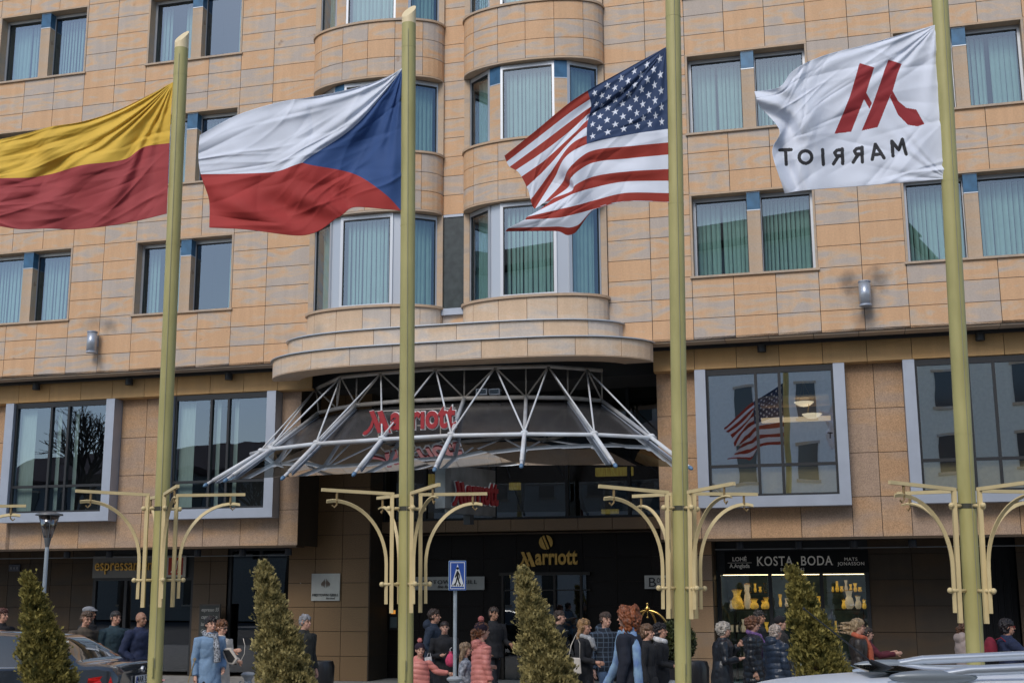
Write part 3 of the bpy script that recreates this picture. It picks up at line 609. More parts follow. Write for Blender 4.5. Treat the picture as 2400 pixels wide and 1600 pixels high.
def serif_text(m,s,x,z,hgt,width,y=-.012,align='LEFT',off_=0):
    """roman capitals: contrast strokes from the type plus small feet"""
    vs,fs=textmesh(s,size=1,extr=.006,offset=off_,align='LEFT',space=1.12); wd=max(v[0] for v in vs); k=hgt/.70; sx=width/wd
    m.add([(x+a*sx,y+b,z+c*k) for a,b,c in vs],fs)
    adv=0
    if hgt<.10: return
    # feet under the stems
    ys=[v for v in vs]; xs=sorted(set(round(v[0],2) for v in vs if v[2]<.01)); grp=[]
    for q in xs:
        if grp and q-grp[-1][-1]<.11: grp[-1].append(q)
        else: grp.append([q])
    for g in grp:
        if g[-1]-g[0]<.16: m.box(x+(g[0]-.045)*sx,x+(g[-1]+.045)*sx,y-.006,y+.006,z,z+.035*k)
    xs=sorted(set(round(v[0],2) for v in vs if v[2]>.715*.98)); grp=[]
    for q in xs:
        if grp and q-grp[-1][-1]<.11: grp[-1].append(q)
        else: grp.append([q])
    for g in grp:
        if g[-1]-g[0]<.16 : m.box(x+(g[0]-.04)*sx,x+(g[-1]+.04)*sx,y-.006,y+.006,z+.665*k,z+.70*k)
m=MB(); serif_text(m,'KOSTA  BODA',w*.225,h*.34,h*.42,w*.53,off_=.010)
add_text(m,'SINCE 1742',w*.475,-.012,h*.10,size=.085,extr=.004,space=1.25)
add_text(m,'LOH\u00c9',w*.105,-.012,h*.56,size=.125,extr=.004,offset=.003); m.box(w*.02,w*.19,-.014,-.002,h*.47,h*.485); add_text(m,'A.Anglada',w*.105,-.012,h*.25,size=.125,extr=.004,offset=.002,sx=.86)
serif_text(m,'MATS',w*.835,h*.52,h*.15,w*.09); serif_text(m,'JONASSON',w*.79,h*.32,h*.15,w*.18)
m.build('lettering',[LT],o)
o,w,h=board('cafe_sign','grey cafe sign with raised gold letters and a red square, over the cafe front','sign',219,1303,435,1352,-2.9,mat('grey_board',(.16,.16,.155),.5))
m=MB(); add_text(m,'espressamente',w*.03,-.03,h*.34,size=.40,extr=.02,align='LEFT',offset=.002,sx=.80); m.build('lettering',[GOLD],o)
m=MB(); m.box(w*.79,w*1.0,-.02,-.001,.01,h-.01); m.build('sign_border',[mat('ivory',(.5,.48,.42),.5)],o)
m=MB(); m.box(w*.82,w*.97,-.03,-.021,.06,h-.06); m.build('red_square',[mat('logo_red',(.42,.03,.015),.4)],o)
m=MB()
for i in range(3): m.tube([(w*(.85+.035*i),-.035,.12),(w*(.875+.03*i),-.035,.2),(w*(.885+.03*i),-.035,h-.1-.03*i)],.012,6)
m.build('red_square_letters',[LT],o)
def sprig(m,cx,cz,R_):
    for sg in (-1,1):
        for k in range(3): m.prism([(cx+sg*R_*(.2+.28*k),cz-R_*.8+.1*R_*k),(cx+sg*R_*(.42+.28*k),cz-R_*.1),(cx+sg*R_*(.18+.22*k),cz+R_*(.85-.25*k)),(cx+sg*R_*(.05+.2*k),cz+R_*.05)][::sg],-.012,0)
o,w,h=board('restaurant_plaque','pale restaurant plaque with a dark round emblem on the entrance pillar','sign',729,1407,797,1343,-1.96,mat('plaque',(.34,.35,.33),.5,var=.05))
m=MB(); serif_text(m,'MIDTOWN GRILL',w*.04,h*.17,h*.09,w*.92); add_text(m,'fine food',w*.68,-.012,h*.06,size=.06,extr=.004,shear=.3); m.build('lettering',[DMET],o)
m=MB(); sprig(m,w*.5,h*.64,h*.19); m.build('emblem',[mat('emblem_brown',(.10,.07,.05),.5)],o)
o,w,h=board('restaurant_banner','long pale restaurant board over the dark door left of the crossing sign','sign',968,1382,1135,1350,-3.10,MT['plaque'])
m=MB(); serif_text(m,'MIDTOWN GRILL',w*.10,h*.45,h*.30,w*.8); add_text(m,'fine food & bar',w*.52,-.012,h*.14,size=.10,extr=.004,shear=.3); m.build('lettering',[DMET],o)
o,w,h=board('boutique_sign','white boutique sign partly hidden by the third pole','sign',1511,1379,1590,1347,-3.10,mat('white_board',(.42,.43,.42),.5))
m=MB(); serif_text(m,'B',w*.10,h*.15,h*.70,w*.24); serif_text(m,'OUTIQUE',w*.36,h*.45,h*.36,w*.62); serif_text(m,'B-BAR',w*.42,h*.12,h*.2,w*.4); m.build('lettering',[DMET],o)
o,w,h=board('street_number','small dark blue street name plate on the left arcade wall','sign',20,1338,47,1322,-2.96,mat('plate_blue',(.02,.03,.06),.4))
m=MB(); 
for i in range(3): m.box(w*(.15+.27*i),w*(.30+.27*i),-.008,0,h*.3,h*.65)
m.build('lettering',[mat('dim_letter',(.12,.13,.16),.5)],o)
o,w,h=board('menu_board','black double menu board on the dark side of the entrance pillar','menu board',809,1475,846,1377,-2.6,mat('board_blue_black',(.012,.016,.024),.4))
m=MB(); m.box(w*.48,w*.52,-.012,0,0,h)
for i in range(12): m.box(w*.1,w*(.3+.1*((i*7)%3)/3),-.006,0,h*(.08+.07*i),h*(.085+.07*i))
m.build('menu_lines',[mat('faint_text',(.06,.065,.07),.6)],o)
o,w,h=board('poster_case','small lit poster case at the left end of the entrance wall','display case',912,1475,933,1425,-3.12,DMET)
m=MB(); m.box(w*.12,w*.88,-.01,0,h*.1,h*.6); m.build('poster',[mat('poster_blue',(.10,.14,.15),.5)],o)
m=MB(); m.box(w*.2,w*.7,-.012,0,h*.75,h*.92); m.build('poster_light',[mat('poster_amber',(.9,.35,.05),emit=.5)],o)
# chalkboard leaning on the arcade pillar
s_,z_=Q(463,1545,-2.55); o=fthing('chalkboard','tall black chalkboard with a handwritten coffee menu against the arcade pillar','chalkboard',s_,-2.55,0)
m=MB(); m.box(0,.56,-.02,.02,.25,1.72); m.build('frame',[mat('board_wood',(.03,.025,.02),.5)],o)
m=MB(); m.box(.03,.53,-.024,-.02,.28,1.69); m.build('slate',[mat('slate',(.02,.025,.025),.7,var=.2)],o)
m=MB()
for i,tx in enumerate(('espresso 55','cappuccino','latte','Coffee','tea')): add_text(m,tx,.06,-.03,1.55-.17*i,size=.12,extr=.002,align='LEFT',shear=.25,sx=.8)
m.build('handwriting',[mat('chalk',(.32,.33,.32),.9)],o)
# wall lamps
for i,((s,z),lb) in enumerate(((lampL,'silver cylinder wall lamp on the facade left of the first pole'),(lampR,'silver cylinder wall lamp with black soot marks around it'))):
    o=fthing('wall_lamp',lb,'wall lamp',s,0,z,'cylinder lamps on the facade'); r=.115
    m=MB(); m.lathe([(r,-.22),(r,.22)],(0,-.2,0),24); m.build('cylinder',[mat('lamp_silver',(.42,.46,.52),.35,.5,var=.08,aniso=(1,1,.2))],o,smooth=2)
    m=MB(); m.lathe([(r+.008,-.26),(r+.008,-.225)],(0,-.2,0),24); m.lathe([(r+.008,.225),(r+.008,.25)],(0,-.2,0),24); m.build('rim',[GMET],o,smooth=30)
    m=MB(); m.box(-.05,.05,-.10,-.003,-.08,.08); m.build('bracket',[GMET],o)
SP=[(88,893,'spotlight under the ledge above the far left picture window'),(305,885,'spotlight under the ledge just left of the first pole'),(538,875,'spotlight under the ledge left of the curved cornice'),(1785,808,'spotlight under the ledge above the chandelier window'),(2296,782,'spotlight under the ledge right of the fourth pole')]
for px,py,lb in SP:
    s,z=Q(px,py,-.5); o=fthing('spotlight','black '+lb,'spotlight',s,-.47,6.93,'black spotlights under the stone ledge')
    m=MB(); m.lathe([(.085,-.10),(.092,-.09),(.092,.06)],(0,0,0),18); m.build('housing',[DMET],o,smooth=30); m=MB(); m.lathe([(.02,.06),(.02,.12)],(0,0,0),10); m.build('stem',[DMET],o)
for k,px in enumerate((163,262,468,573,680,1735,1873,2002,2140)):
    s,z=Q(px,1300,-1.6); o=fthing('arcade_downlight','round black downlight hanging in the dark arcade under the granite beam','downlight',s,-1.5,2.93,'downlights in the arcade')
    m=MB(); m.lathe([(.075,-.1),(.08,-.09),(.08,.05)],(0,0,0),16); m.build('housing',[mat('downlight_navy',(.015,.022,.035),.4)],o,smooth=30); m=MB(); m.lathe([(.02,.05),(.02,.13)],(0,0,0),8); m.build('stem',[DMET],o)
for a,b,g in ((-14.3,-5.4,0),(3.95,12,1)):
    o=fthing('conduit',('thin grey conduit along the ceiling of the left arcade','thin grey conduit along the ceiling of the right arcade')[g],'conduit',a,-2.2,2.86,'conduits in the arcade'); m=MB(); m.tube([(0,0,0),(b-a,0,0)],.012,6); m.build('pipe',[mat('conduit_grey',(.2,.22,.24),.4)],o)
# ================================================================ poles with arms
def pole_xy(px,py=1500):
    # the row of poles runs parallel to the facade
    r=ray(px,py); k=r.x/r.y; Y=14.268/(1+.268*k); return k*Y,Y
POLES=[(-7.9,16.4,2.2)]
for px in (364,951,1600,2284): x,y=pole_xy(px); POLES.append((x,y,None))
POLES[0]=(POLES[1][0]*2-POLES[2][0],POLES[1][1]*2-POLES[2][1],0)
tops=[None,(427,72),(958,12),(None),(None)]
PR=.088
labels=['olive flagpole left of the picture, its cream bracket arm reaching in','olive flagpole carrying the yellow and red flag','olive flagpole carrying the white, red and blue triangle flag','olive flagpole carrying the stars and stripes','olive flagpole carrying the white hotel flag']
PT=[]
O={1:((366,1500),(427,72)),2:((951,1500),(958.5,12)),3:((1600,1500),(1577,0)),4:((2284,1500),(2203,0))}
WHT_R=mat('rope',(.30,.30,.24),.8)
def armset(root,ang,zt):
    """one bracket: square upright, square arm, curved flat brace, hook and spacer rods"""
    ca,sa=math.cos(ang),math.sin(ang); D_=lambda r,z,w=0: (r*ca-w*sa,r*sa+w*ca,z)
    r0=.175; L_=.84
    m=MB(); m.tube([D_(r0,zt-1.34),D_(r0,zt-.012)],.030,4); m.build('upright',[YEL],root)
    m=MB(); m.tube([D_(r0-.02,zt),D_(r0+L_,zt+.03)],.026,4,up=(0,0,1)); m.build('arm',[YEL],root)
    P=[D_(r0+.065,zt-1.24),D_(r0+.065,zt-.80)]
    for i in range(1,15):
        t=i/14*PI/2; P.append(D_(r0+.065+(L_-.20)*(1-math.cos(t)),zt-.80+.71*math.sin(t)))
    P.append(D_(r0+L_-.06,zt-.10))
    m=MB(); m.tube(P,.026,4,flat=.45); m.build('curved_brace',[YEL],root)
    m=MB(); a=r0+L_-.18; m.tube([D_(a,zt+.04),D_(a,zt-.10)],.014,8); m.tube([D_(a,zt-.10),D_(a,zt-.135),D_(a+.03,zt-.165),D_(a+.055,zt-.14)],.009,6); m.build('hook',[mat('hook_bronze',(.25,.17,.07),.5)],root)
    for z in (zt-.165,zt-1.02):
        m=MB(); e=.29 if z<zt-1 else .215; m.tube([D_(.06,z),D_(e,z)],.019,8); m.ell(D_(e,z),(.030,.030,.030),10,6); m.build('spacer_rod',[YEL],root,smooth=2)
for i,(x,y,_) in enumerate(POLES):
    o=thing('flagpole',labels[i],'flagpole',(x,y,0),0,'olive flagpoles along the kerb')
    if i in (1,2): ht=CZ+ray(*tops[i]).z/ray(*tops[i]).y*y; 
    else: ht=11.2
    m=MB(); r=PR; n=32
    vs=[]; 
    hc=ht-.26
    m.lathe([(r*1.02,0),(r,.3),(r,hc)],(0,0,0),n); m.build('shaft',[OLIVE],o,smooth=30)
    m=MB(); 
    for k in range(n): a=2*PI*k/n; m.v.append((r*1.0*math.cos(a),r*1.0*math.sin(a),hc))
    for k in range(n): a=2*PI*k/n; m.v.append((r*1.0*math.cos(a),r*1.0*math.sin(a),ht-.085+.11*(.5*math.cos(a)+.86*math.sin(a))))
    for k in range(n): m.f.append((k,(k+1)%n,(k+1)%n+n,k+n)); m.m.append(0)
    m.f.append(tuple(range(n,2*n))); m.m.append(0); m.build('pole_cap',[mat('cap_cream',(.80,.66,.40),.5)],o,smooth=30)
    zt=CZ+ray(951,1158).z/ray(951,1158).y*POLES[2][1]
    if i==1: zt=CZ+ray(364,1160).z/ray(364,1160).y*y
    if i==3: zt=CZ+ray(1600,1155).z/ray(1600,1155).y*y
    if i==4: zt=CZ+ray(2284,1148).z/ray(2284,1148).y*y
    for a in (205,115,-65,25): armset(o,math.radians(a),zt)
    m=MB(); m.lathe([(r+.004,zt-.19),(r+.004,zt-.14)],(0,0,0),24); m.build('clamp',[mat('clamp_dark',(.05,.05,.035),.5)],o,smooth=30)
    rp_=O.get(i)
    if rp_:
        (xa,ya),(xb,yb)=rp_; a_=atY(xa,ya,y); b_=atY(xb,yb,y); t_=(b_.x-a_.x)/(b_.z-a_.z); o.rotation_euler=(0,math.atan(t_),0); o.location.x=a_.x-t_*a_.z
    m=MB(); m.tube([(.02,-r-.012,1.1),(.01,-r-.010,4),(.0,-r-.012,hc-.1)],.0028,5); m.build('halyard',[WHT_R],o); m=MB(); m.tube([(0,-r-.02,1.0),(0,-r-.02,1.22)],.012,6); m.tube([(0,-r+.01,1.11),(0,-r-.02,1.11)],.012,6); m.build('cleat',[OLIVE],o)
    for z_ in (3.55,6.3,8.6):
        if z_<hc-.3: m=MB(); m.lathe([(r+.002,z_),(r+.002,z_+.014)],(0,0,0),28); m.build('joint_ring',[OLIVE],o,smooth=30)
    PT.append((x,y,ht))
# ================================================================ flags
def pchip(x,y,xn):
    x=np.asarray(x,float); y=np.asarray(y,float); h=np.diff(x); d=np.diff(y)/h; n=len(x); s=np.zeros(n)
    for i in range(1,n-1):
        w1=2*h[i]+h[i-1]; w2=h[i]+2*h[i-1]
        s[i]=0 if d[i-1]*d[i]<=0 else (w1+w2)/(w1/d[i-1]+w2/d[i])
        s[i]=.5*s[i]+.5*(d[i-1]*h[i]+d[i]*h[i-1])/(h[i]+h[i-1])
    s[0]=d[0]; s[-1]=d[-1]
    k=np.clip(np.searchsorted(x,xn)-1,0,n-2); t=(xn-x[k])/h[k]; H=h[k]
    return (2*t**3-3*t**2+1)*y[k]+(t**3-2*t**2+t)*H*s[k]+(-2*t**3+3*t**2)*y[k+1]+(t**3-t**2)*H*s[k+1]
def surf(A,B,G,NA,NB):
    """G[b][a]=(px,py,dy); returns arrays (NB+1,NA+1) px,py,depth offset"""
    G=np.array(G,float); an=np.linspace(0,A[-1],NA+1); bn=np.linspace(0,B[-1],NB+1); out=[]
    for c in range(3):
        T=np.array([pchip(A,G[j,:,c],an) for j in range(len(B))]); U=np.array([pchip(B,T[:,i],bn) for i in range(NA+1)]).T; out.append(U)
    return an,bn,out
def flag(name,label,pi,A,B,G,matf,mats,folds,NA=420,NB=280):
    an,bn,(PX,PY,DD)=surf(A,B,G,NA,NB); a,b=np.meshgrid(an,bn); x,y,_=PT[pi]
    dd=DD+folds(a,b)
    cr,sr=math.cos(RO),math.sin(RO); c,s=math.cos(TH),math.sin(TH)
    u=(PX-1200)/F_; v=(800-PY)/F_; rx=u*cr+v*sr; rv=-u*sr+v*cr; RX,RY,RZ=rx,c-rv*s,s+rv*c
    Y=y-.03+dd; t=Y/RY; V=np.stack([RX*t,Y,CZ+RZ*t],-1).reshape(-1,3)
    idx=np.arange((NA+1)*(NB+1)).reshape(NB+1,NA+1)
    Fc=np.stack([idx[:-1,:-1],idx[1:,:-1],idx[1:,1:],idx[:-1,1:]],-1).reshape(-1,4)
    me=bpy.data.meshes.new(name); me.vertices.add(len(V)); me.vertices.foreach_set('co',V.ravel()-np.tile(np.array([x,y,0.]),len(V)))
    me.loops.add(Fc.size); me.loops.foreach_set('vertex_index',Fc.ravel()); me.polygons.add(len(Fc)); me.polygons.foreach_set('loop_start',np.arange(0,Fc.size,4)); me.polygons.foreach_set('loop_total',np.full(len(Fc),4))
    mid=lambda q:(q[:-1,:-1]+q[1:,1:])/2
    mi=matf(mid(a),mid(b),mid(PX),mid(PY)).ravel().astype(int)
    for m in mats: me.materials.append(m)
    me.polygons.foreach_set('material_index',mi); me.polygons.foreach_set('use_smooth',np.ones(len(Fc),bool)); me.update(); me.validate()
    o=bpy.data.objects.new(name,me); COL.objects.link(o); o.location=(x,y,0)
    r=o.modifiers.new('thickness','SOLIDIFY'); r.thickness=.003
    return tag(o,label,'flag',group='flags on the olive poles')
def zp(ox,oy,s): return lambda x,y,d=0:(ox+x/s,oy+y/s,d)
def inpoly(px,py,P):
    r=np.zeros(px.shape,bool); n=len(P)
    for i in range(n):
        x0,y0=P[i]; x1,y1=P[(i+1)%n]; c=((y0>py)!=(y1>py)); 
        with np.errstate(divide='ignore',invalid='ignore'): r^= c&(px<(x1-x0)*(py-y0)/(y1-y0+1e-12)+x0)
    return r
def seg(px,py,x0,y0,x1,y1,w):
    dx,dy=x1-x0,y1-y0; t=np.clip(((px-x0)*dx+(py-y0)*dy)/(dx*dx+dy*dy),0,1); return np.hypot(px-x0-t*dx,py-y0-t*dy)<w/2
def cloth(n,c): return mat(n,c,.75,0,var=.06,scale=2,bump=.12,bscale=160,backlit=.10,sheen=.1)
def wrinkle(a,b,k,seed):                # sharp directional creases
    r=np.random.default_rng(seed); z=np.zeros_like(a)
    for i in range(k):
        a0,b0=r.random(2); th=r.normal(.5,.5); L=.12+.25*r.random(); w=.012+.02*r.random(); u=(a-a0)*math.cos(th)+(b-b0)*math.sin(th); v=-(a-a0)*math.sin(th)+(b-b0)*math.cos(th)
        z+=(r.random()-.5)*.05*np.exp(-(u/L)**2)*np.exp(-np.abs(v/w)**1.5)
    return z
def rays(a,b,a0,b0,n,amp,fall):         # tension folds from a corner
    an=np.arctan2(b-b0,a-a0+1e-6); r=np.hypot(a-a0,b-b0); return amp*np.sin(an*n+1.5*np.sin(an*n*.37))*np.minimum(r*4,1)*np.exp(-r/fall)
# -- yellow / red
g=zp(0,0,2.904)
A=[0,.15,.3,.5,.7,.85,1,1.25]; B=[0,.25,.5,.75,1]
G=[[g(1178,560),g(1000,655),g(790,755),g(550,830),g(335,865),g(190,905),g(0,950,.02),g(-300,1010,.05)],
   [g(1166,760),g(985,845,.05),g(790,925,-.03),g(560,985,.04),g(330,1030,-.05),g(190,1060,.05),g(0,1085),g(-300,1120,.05)],
   [g(1155,975),g(985,1000,.08),g(850,1085,.0),g(560,1125,-.05),g(330,1190,.05),g(180,1210,-.02),g(0,1214),g(-300,1230,.05)],
   [g(1145,1215),g(975,1235,.06),g(800,1290,-.04),g(560,1345,.03),g(330,1375,-.03),g(180,1370,.03),g(0,1365),g(-300,1370,.05)],
   [g(1135,1455),g(950,1500,.0),g(760,1535,.03),g(500,1562,.05),g(320,1556,.0),g(150,1561,.05),g(0,1541),g(-300,1500,.05)]]
flag('yellow_red_flag','horizontally divided flag, yellow above dull red, on the first pole','x' and 1,A,B,G,lambda a,b,x,y:(b>.5)*1,[cloth('flag_yellow',(.80,.52,.065)),cloth('flag_crimson',(.40,.055,.06))],
  lambda a,b:.04*np.sin(9*a+3*b)*np.minimum(a*3,1)+rays(a,b,0,0,26,.028,.8)+.6*wrinkle(a/1.2,b,110,3)+.03*np.sin(30*a+16*b)*np.clip(a-.45,0,1)*np.exp(-((b-.35)/.25)**2))
# -- white / red with blue wedge
g1=zp(0,0,2.904); g2=zp(700,0,2.904); g4=zp(0,500,2.904)
A=[0,.1,.25,.5,.75,.9,1]; B=[0,.25,.5,.75,1]
G=[[g2(708,465),g2(600,525),g2(420,590),g2(60,665),g1(1900,697),g1(1600,790),g1(1360,920)],
   [g2(706,700),g2(600,740,.06),g2(440,800,-.04),g2(120,900,.04),g1(1860,960,.02),g1(1580,1000,-.03),g1(1350,1055)],
   [g2(704,940),g2(600,960,.05),g2(430,1000,.07),g2(25,1108,-.03),g1(1830,1175,.05),g1(1560,1185,0),g1(1366,1187)],
   [g2(700,1190),g2(610,1200,-.03),g2(430,1210,.05),g2(90,1290,-.04),g1(1850,1370,.05),g1(1600,1390,-.05),g1(1425,1375,.03)],
   [g2(697,1435),g2(600,1425,.03),g2(400,1410,.04),g2(270,1480,-.02),g4(2033,152,.04),g4(1640,108,-.02),g4(1425,98)]]
def czf(a,b,x,y): r=(b>.5)*1; return np.where(a<.5*(1-2*np.abs(b-.5)),2,r)
flag('tricolour_wedge_flag','white over red flag with a blue wedge, on the second pole',2,A,B,G,czf,[cloth('flag_white',(.78,.83,.93)),cloth('flag_red',(.42,.035,.03)),cloth('flag_blue',(.028,.085,.26))],
  lambda a,b:.04*np.sin(8*a-3*b+1)*np.minimum(a*3,1)+rays(a,b,0,0,24,.026,.7)+.6*wrinkle(a,b,70,8)+.03*np.sin(22*a+14*b)*np.exp(-((b-.85)/.18)**2)*np.minimum(a*2,1))
# -- stars and stripes
g=zp(1160,100,3.409); k=1/13.
A=[0,.2,.4,.52,.76,1]; B=[0,1.75*k,3.5*k,5.2*k,7*k,8*k,9*k,10*k,11*k,12*k,13*k,14*k,15*k]
def R3(l): return [g(*q) for q in l]
G=[R3([(1367,37),(1060,205,.02),(740,385,.08),(610,470,.1),(330,700,.12),(75,905,.15)]),
   R3([(1372,205),(1066,335,-.03),(768,500,.12),(650,580,.14),(370,790,.15),(110,985,.18)]),
   R3([(1378,370),(1075,470,.03),(752,590,.15),(650,690,.12),(400,900,.14),(190,1040,.16)]),
   R3([(1380,530),(1082,600,0),(735,690,.05),(640,760,.10),(420,1010,.14),(262,1170,.16)]),
   R3([(1382,690),(1090,733,0),(735,812,0),(590,890,.0),(470,1090,.16),(322,1325,.16)]),
   R3([(1384,800),(1095,828,.0),(760,872,0),(612,985,-.05),(540,1120,.12),(400,1275,.12)]),
   R3([(1385,895),(1080,925,.02),(770,965,.02),(625,1060,-.07),(590,1150,.08),(440,1262,.08)]),
   R3([(1386,1010),(1080,1028,-.01),(780,1072,.02),(655,1130,-.08),(615,1185,.02),(470,1245,.04)]),
   R3([(1387,1105),(1060,1110,.03),(790,1160,.02),(664,1195,-.08),(560,1240,-.05),(345,1345,.0)]),
   R3([(1389,1203),(1070,1200,.0),(790,1262,.03),(652,1300,-.07),(500,1335,-.08),(260,1392,-.05)]),
   R3([(1390,1272),(1070,1265,.0),(790,1330,.02),(645,1368,-.05),(490,1400,-.08),(235,1415,-.06)]),
   R3([(1390,1273),(1070,1266,.0),(790,1331,.02),(655,1462,-.02),(480,1470,-.04),(110,1480,-.03)]),
   R3([(1390,1274),(1070,1267,.0),(790,1332,.02),(632,1524,.0),(480,1505,-.02),(85,1508,0)])]
def usf(a,b,x,y):
    st=np.floor(b*13+1e-6).astype(int); r=np.where(st%2==0,1,0); c=(a<.4)&(b<7/13); r=np.where(c,2,r)
    for i in range(9):
        for j in range(6 if i%2==0 else 5):
            cx=.4*((2*j+1+(0 if i%2==0 else 1))/12.); cy=7/13*(i+1)/10; u=(a-cx)*1.9; v=(b-cy); rr=np.hypot(u,v); an=np.arctan2(u,-v)
            q=np.mod(an+PI/5,2*PI/5)-PI/5; R0=.0310; rin=R0*.382
            # star boundary: line between outer point (angle 0) and inner point (angle pi/5)
            qa=np.abs(q); nx=rin*math.sin(PI/5); ny=rin*math.cos(PI/5)
            # line through (0,R0) and (nx,ny)
            px_,py_=rr*np.sin(qa),rr*np.cos(qa); ins=(px_*(ny-R0)-(py_-R0)*nx)>0 
            ins=((nx)*(py_-R0)-(ny-R0)*(px_))<0
            r=np.where(ins&c&(rr<R0),0,r)
    return r
flag('stars_and_stripes_flag','wind folded flag with red and white stripes and a starred blue canton',3,A,B,G,usf,[MT['flag_white'],cloth('flag_rust',(.36,.035,.02)),cloth('flag_navy',(.025,.055,.14))],
  lambda a,b:rays(a,b,0,0,22,.018,.5)+.6*wrinkle(a,b,50,4)+.035*np.exp(-np.abs((b-.05-a*.55)/.022)**1.5)*(a<.42)*np.minimum(a*6,1),NA=520,NB=520)
# -- white hotel flag
g=zp(1500,0,2.613)
A=[0,.12,.35,.6,.8,.92,1]; B=[0,.25,.5,.75,1]
G=[[g(1815,152),g(1660,195,.02),g(1400,270,.03),g(1100,350,.05),g(930,440,0),g(840,540,-.05),g(700,562,.05)],
   [g(1838,390),g(1690,400,.04),g(1420,440,-.02),g(1120,520,.06),g(960,580,.0),g(850,620,-.06),g(730,645,.06)],
   [g(1858,640),g(1710,640,.03),g(1440,640,.0),g(1150,680,.03),g(1000,720,-.05),g(905,760,.07),g(855,805,-.04)],
   [g(1875,880),g(1720,870,.0),g(1460,870,.02),g(1180,880,.05),g(1000,890,.0),g(890,900,.06),g(810,930,-.04)],
   [g(1890,1095),g(1730,1110,.02),g(1470,1130,.0),g(1200,1152,.03),g(1030,1165,.0),g(950,1175,.04),g(888,1187)]]
LOGO=[[(1345,388),(1433,415),(1385,570),(1372,608),(1293,808),(1190,820),(1283,600)],[(1385,570),(1420,633),(1405,668),(1370,606)],[(1520,367),(1602,393),(1575,460),(1548,555),(1528,597),(1455,780),(1357,802),(1425,640)],[(1546,556),(1580,620),(1630,662),(1692,673),(1742,762),(1700,776),(1640,766),(1580,705),(1530,597)]]
def lgf(a,b,x,y):
    X_=(x-1500)*2.613; Y_=y*2.613; r=np.zeros(x.shape,int)
    for P in LOGO: r=np.where(inpoly(X_,Y_,P),1,r)
    S=[]; w=21
    S+=[(855,920,925,918),(892,918,895,1008),(1117,918,1122,1008)]
    for ox,oy in ((0,0),(121,-10)): S+=[(1238+ox,914+oy,1241+ox,1003+oy),(1238+ox,918+oy,1206+ox,922+oy),(1206+ox,922+oy,1192+ox,937+oy),(1192+ox,937+oy,1202+ox,955+oy),(1202+ox,955+oy,1240+ox,956+oy),(1214+ox,958+oy,1184+ox,1005+oy)]
    S+=[(1441,885,1422,978),(1441,885,1494,968),(1430,950,1478,944),(1542,866,1549,956),(1542,866,1584,918),(1584,918,1606,855),(1606,855,1630,945)]
    for s_ in S: r=np.where(seg(X_,Y_,*s_,w),2,r)
    q=np.abs(np.hypot(X_-1013,Y_-963)-38)<w/2; r=np.where(q,2,r); return r
flag('white_logo_flag','white flag with a red slanted emblem and dark mirrored capitals',4,A,B,G,lgf,[MT['flag_white'],cloth('flag_logo_red',(.33,.025,.03)),cloth('flag_charcoal',(.03,.03,.035))],
  lambda a,b:.03*np.sin(7*a-2*b)*np.minimum(a*3,1)+rays(a,b,0,0,22,.02,.5)+rays(a,b,0,1,18,.014,.4)+.55*wrinkle(a,b,80,12)+.045*np.sin(40*a+17*b)*np.clip(a-.72,0,1)*3*np.minimum(1,1),NA=560,NB=380)
# ================================================================ people
SKIN=[mat('skin_fair',(.56,.32,.23),.55,var=.06,scale=14),mat('skin_light',(.48,.26,.18),.55,var=.06,scale=14),mat('skin_tan',(.36,.19,.12),.55,var=.06,scale=14)]
EYEM=mat('eye_dark',(.015,.012,.01),.2); LIP=mat('lips',(.38,.12,.10),.5)
def fab(n,c,r=.85,**k): return mat('fabric_'+n,c,r,var=k.pop('var',.18),scale=k.pop('scale',14),bump=k.pop('bump',.4),bscale=k.pop('bscale',30),**k)
BLACKF=fab('black',(.012,.013,.016)); PUFF=fab('shiny_black',(.016,.02,.027),.32); NAVY=fab('navy',(.016,.025,.065)); DENIM=fab('denim',(.10,.16,.26)); DTROU=fab('dark_trousers',(.012,.014,.02))
def hairm(n,c): return mat('hair_'+n,c,.5,col2=tuple(x*.35 for x in c),scale=30,aniso=(1,1,.25),bump=.8,bscale=60)
def checkm():
    m=mat('fabric_checked',(.012,.018,.03),.85,bump=.3); N=m.node_tree.nodes; L=m.node_tree.links; b=N['Principled BSDF']; tc=N.new('ShaderNodeTexCoord')
    o=None
    for ax in 'XZ':
        w=N.new('ShaderNodeTexWave'); w.bands_direction=ax; w.inputs['Scale'].default_value=4.5; w.wave_profile='SIN'; L.new(tc.outputs['Object'],w.inputs['Vector'])
        g=N.new('ShaderNodeMath'); g.operation='GREATER_THAN'; g.inputs[1].default_value=.93; L.new(w.outputs['Fac'],g.inputs[0])
        if o is None: o=g
        else: k=N.new('ShaderNodeMath'); k.operation='MAXIMUM'; L.new(o.outputs[0],k.inputs[0]); L.new(g.outputs[0],k.inputs[1]); o=k
    mx=N.new('ShaderNodeMix'); mx.data_type='RGBA'; mx.inputs[6].default_value=(.010,.016,.028,1); mx.inputs[7].default_value=(.07,.10,.14,1); L.new(o.outputs[0],mx.inputs[0]); L.new(mx.outputs[2],b.inputs['Base Color']); return m
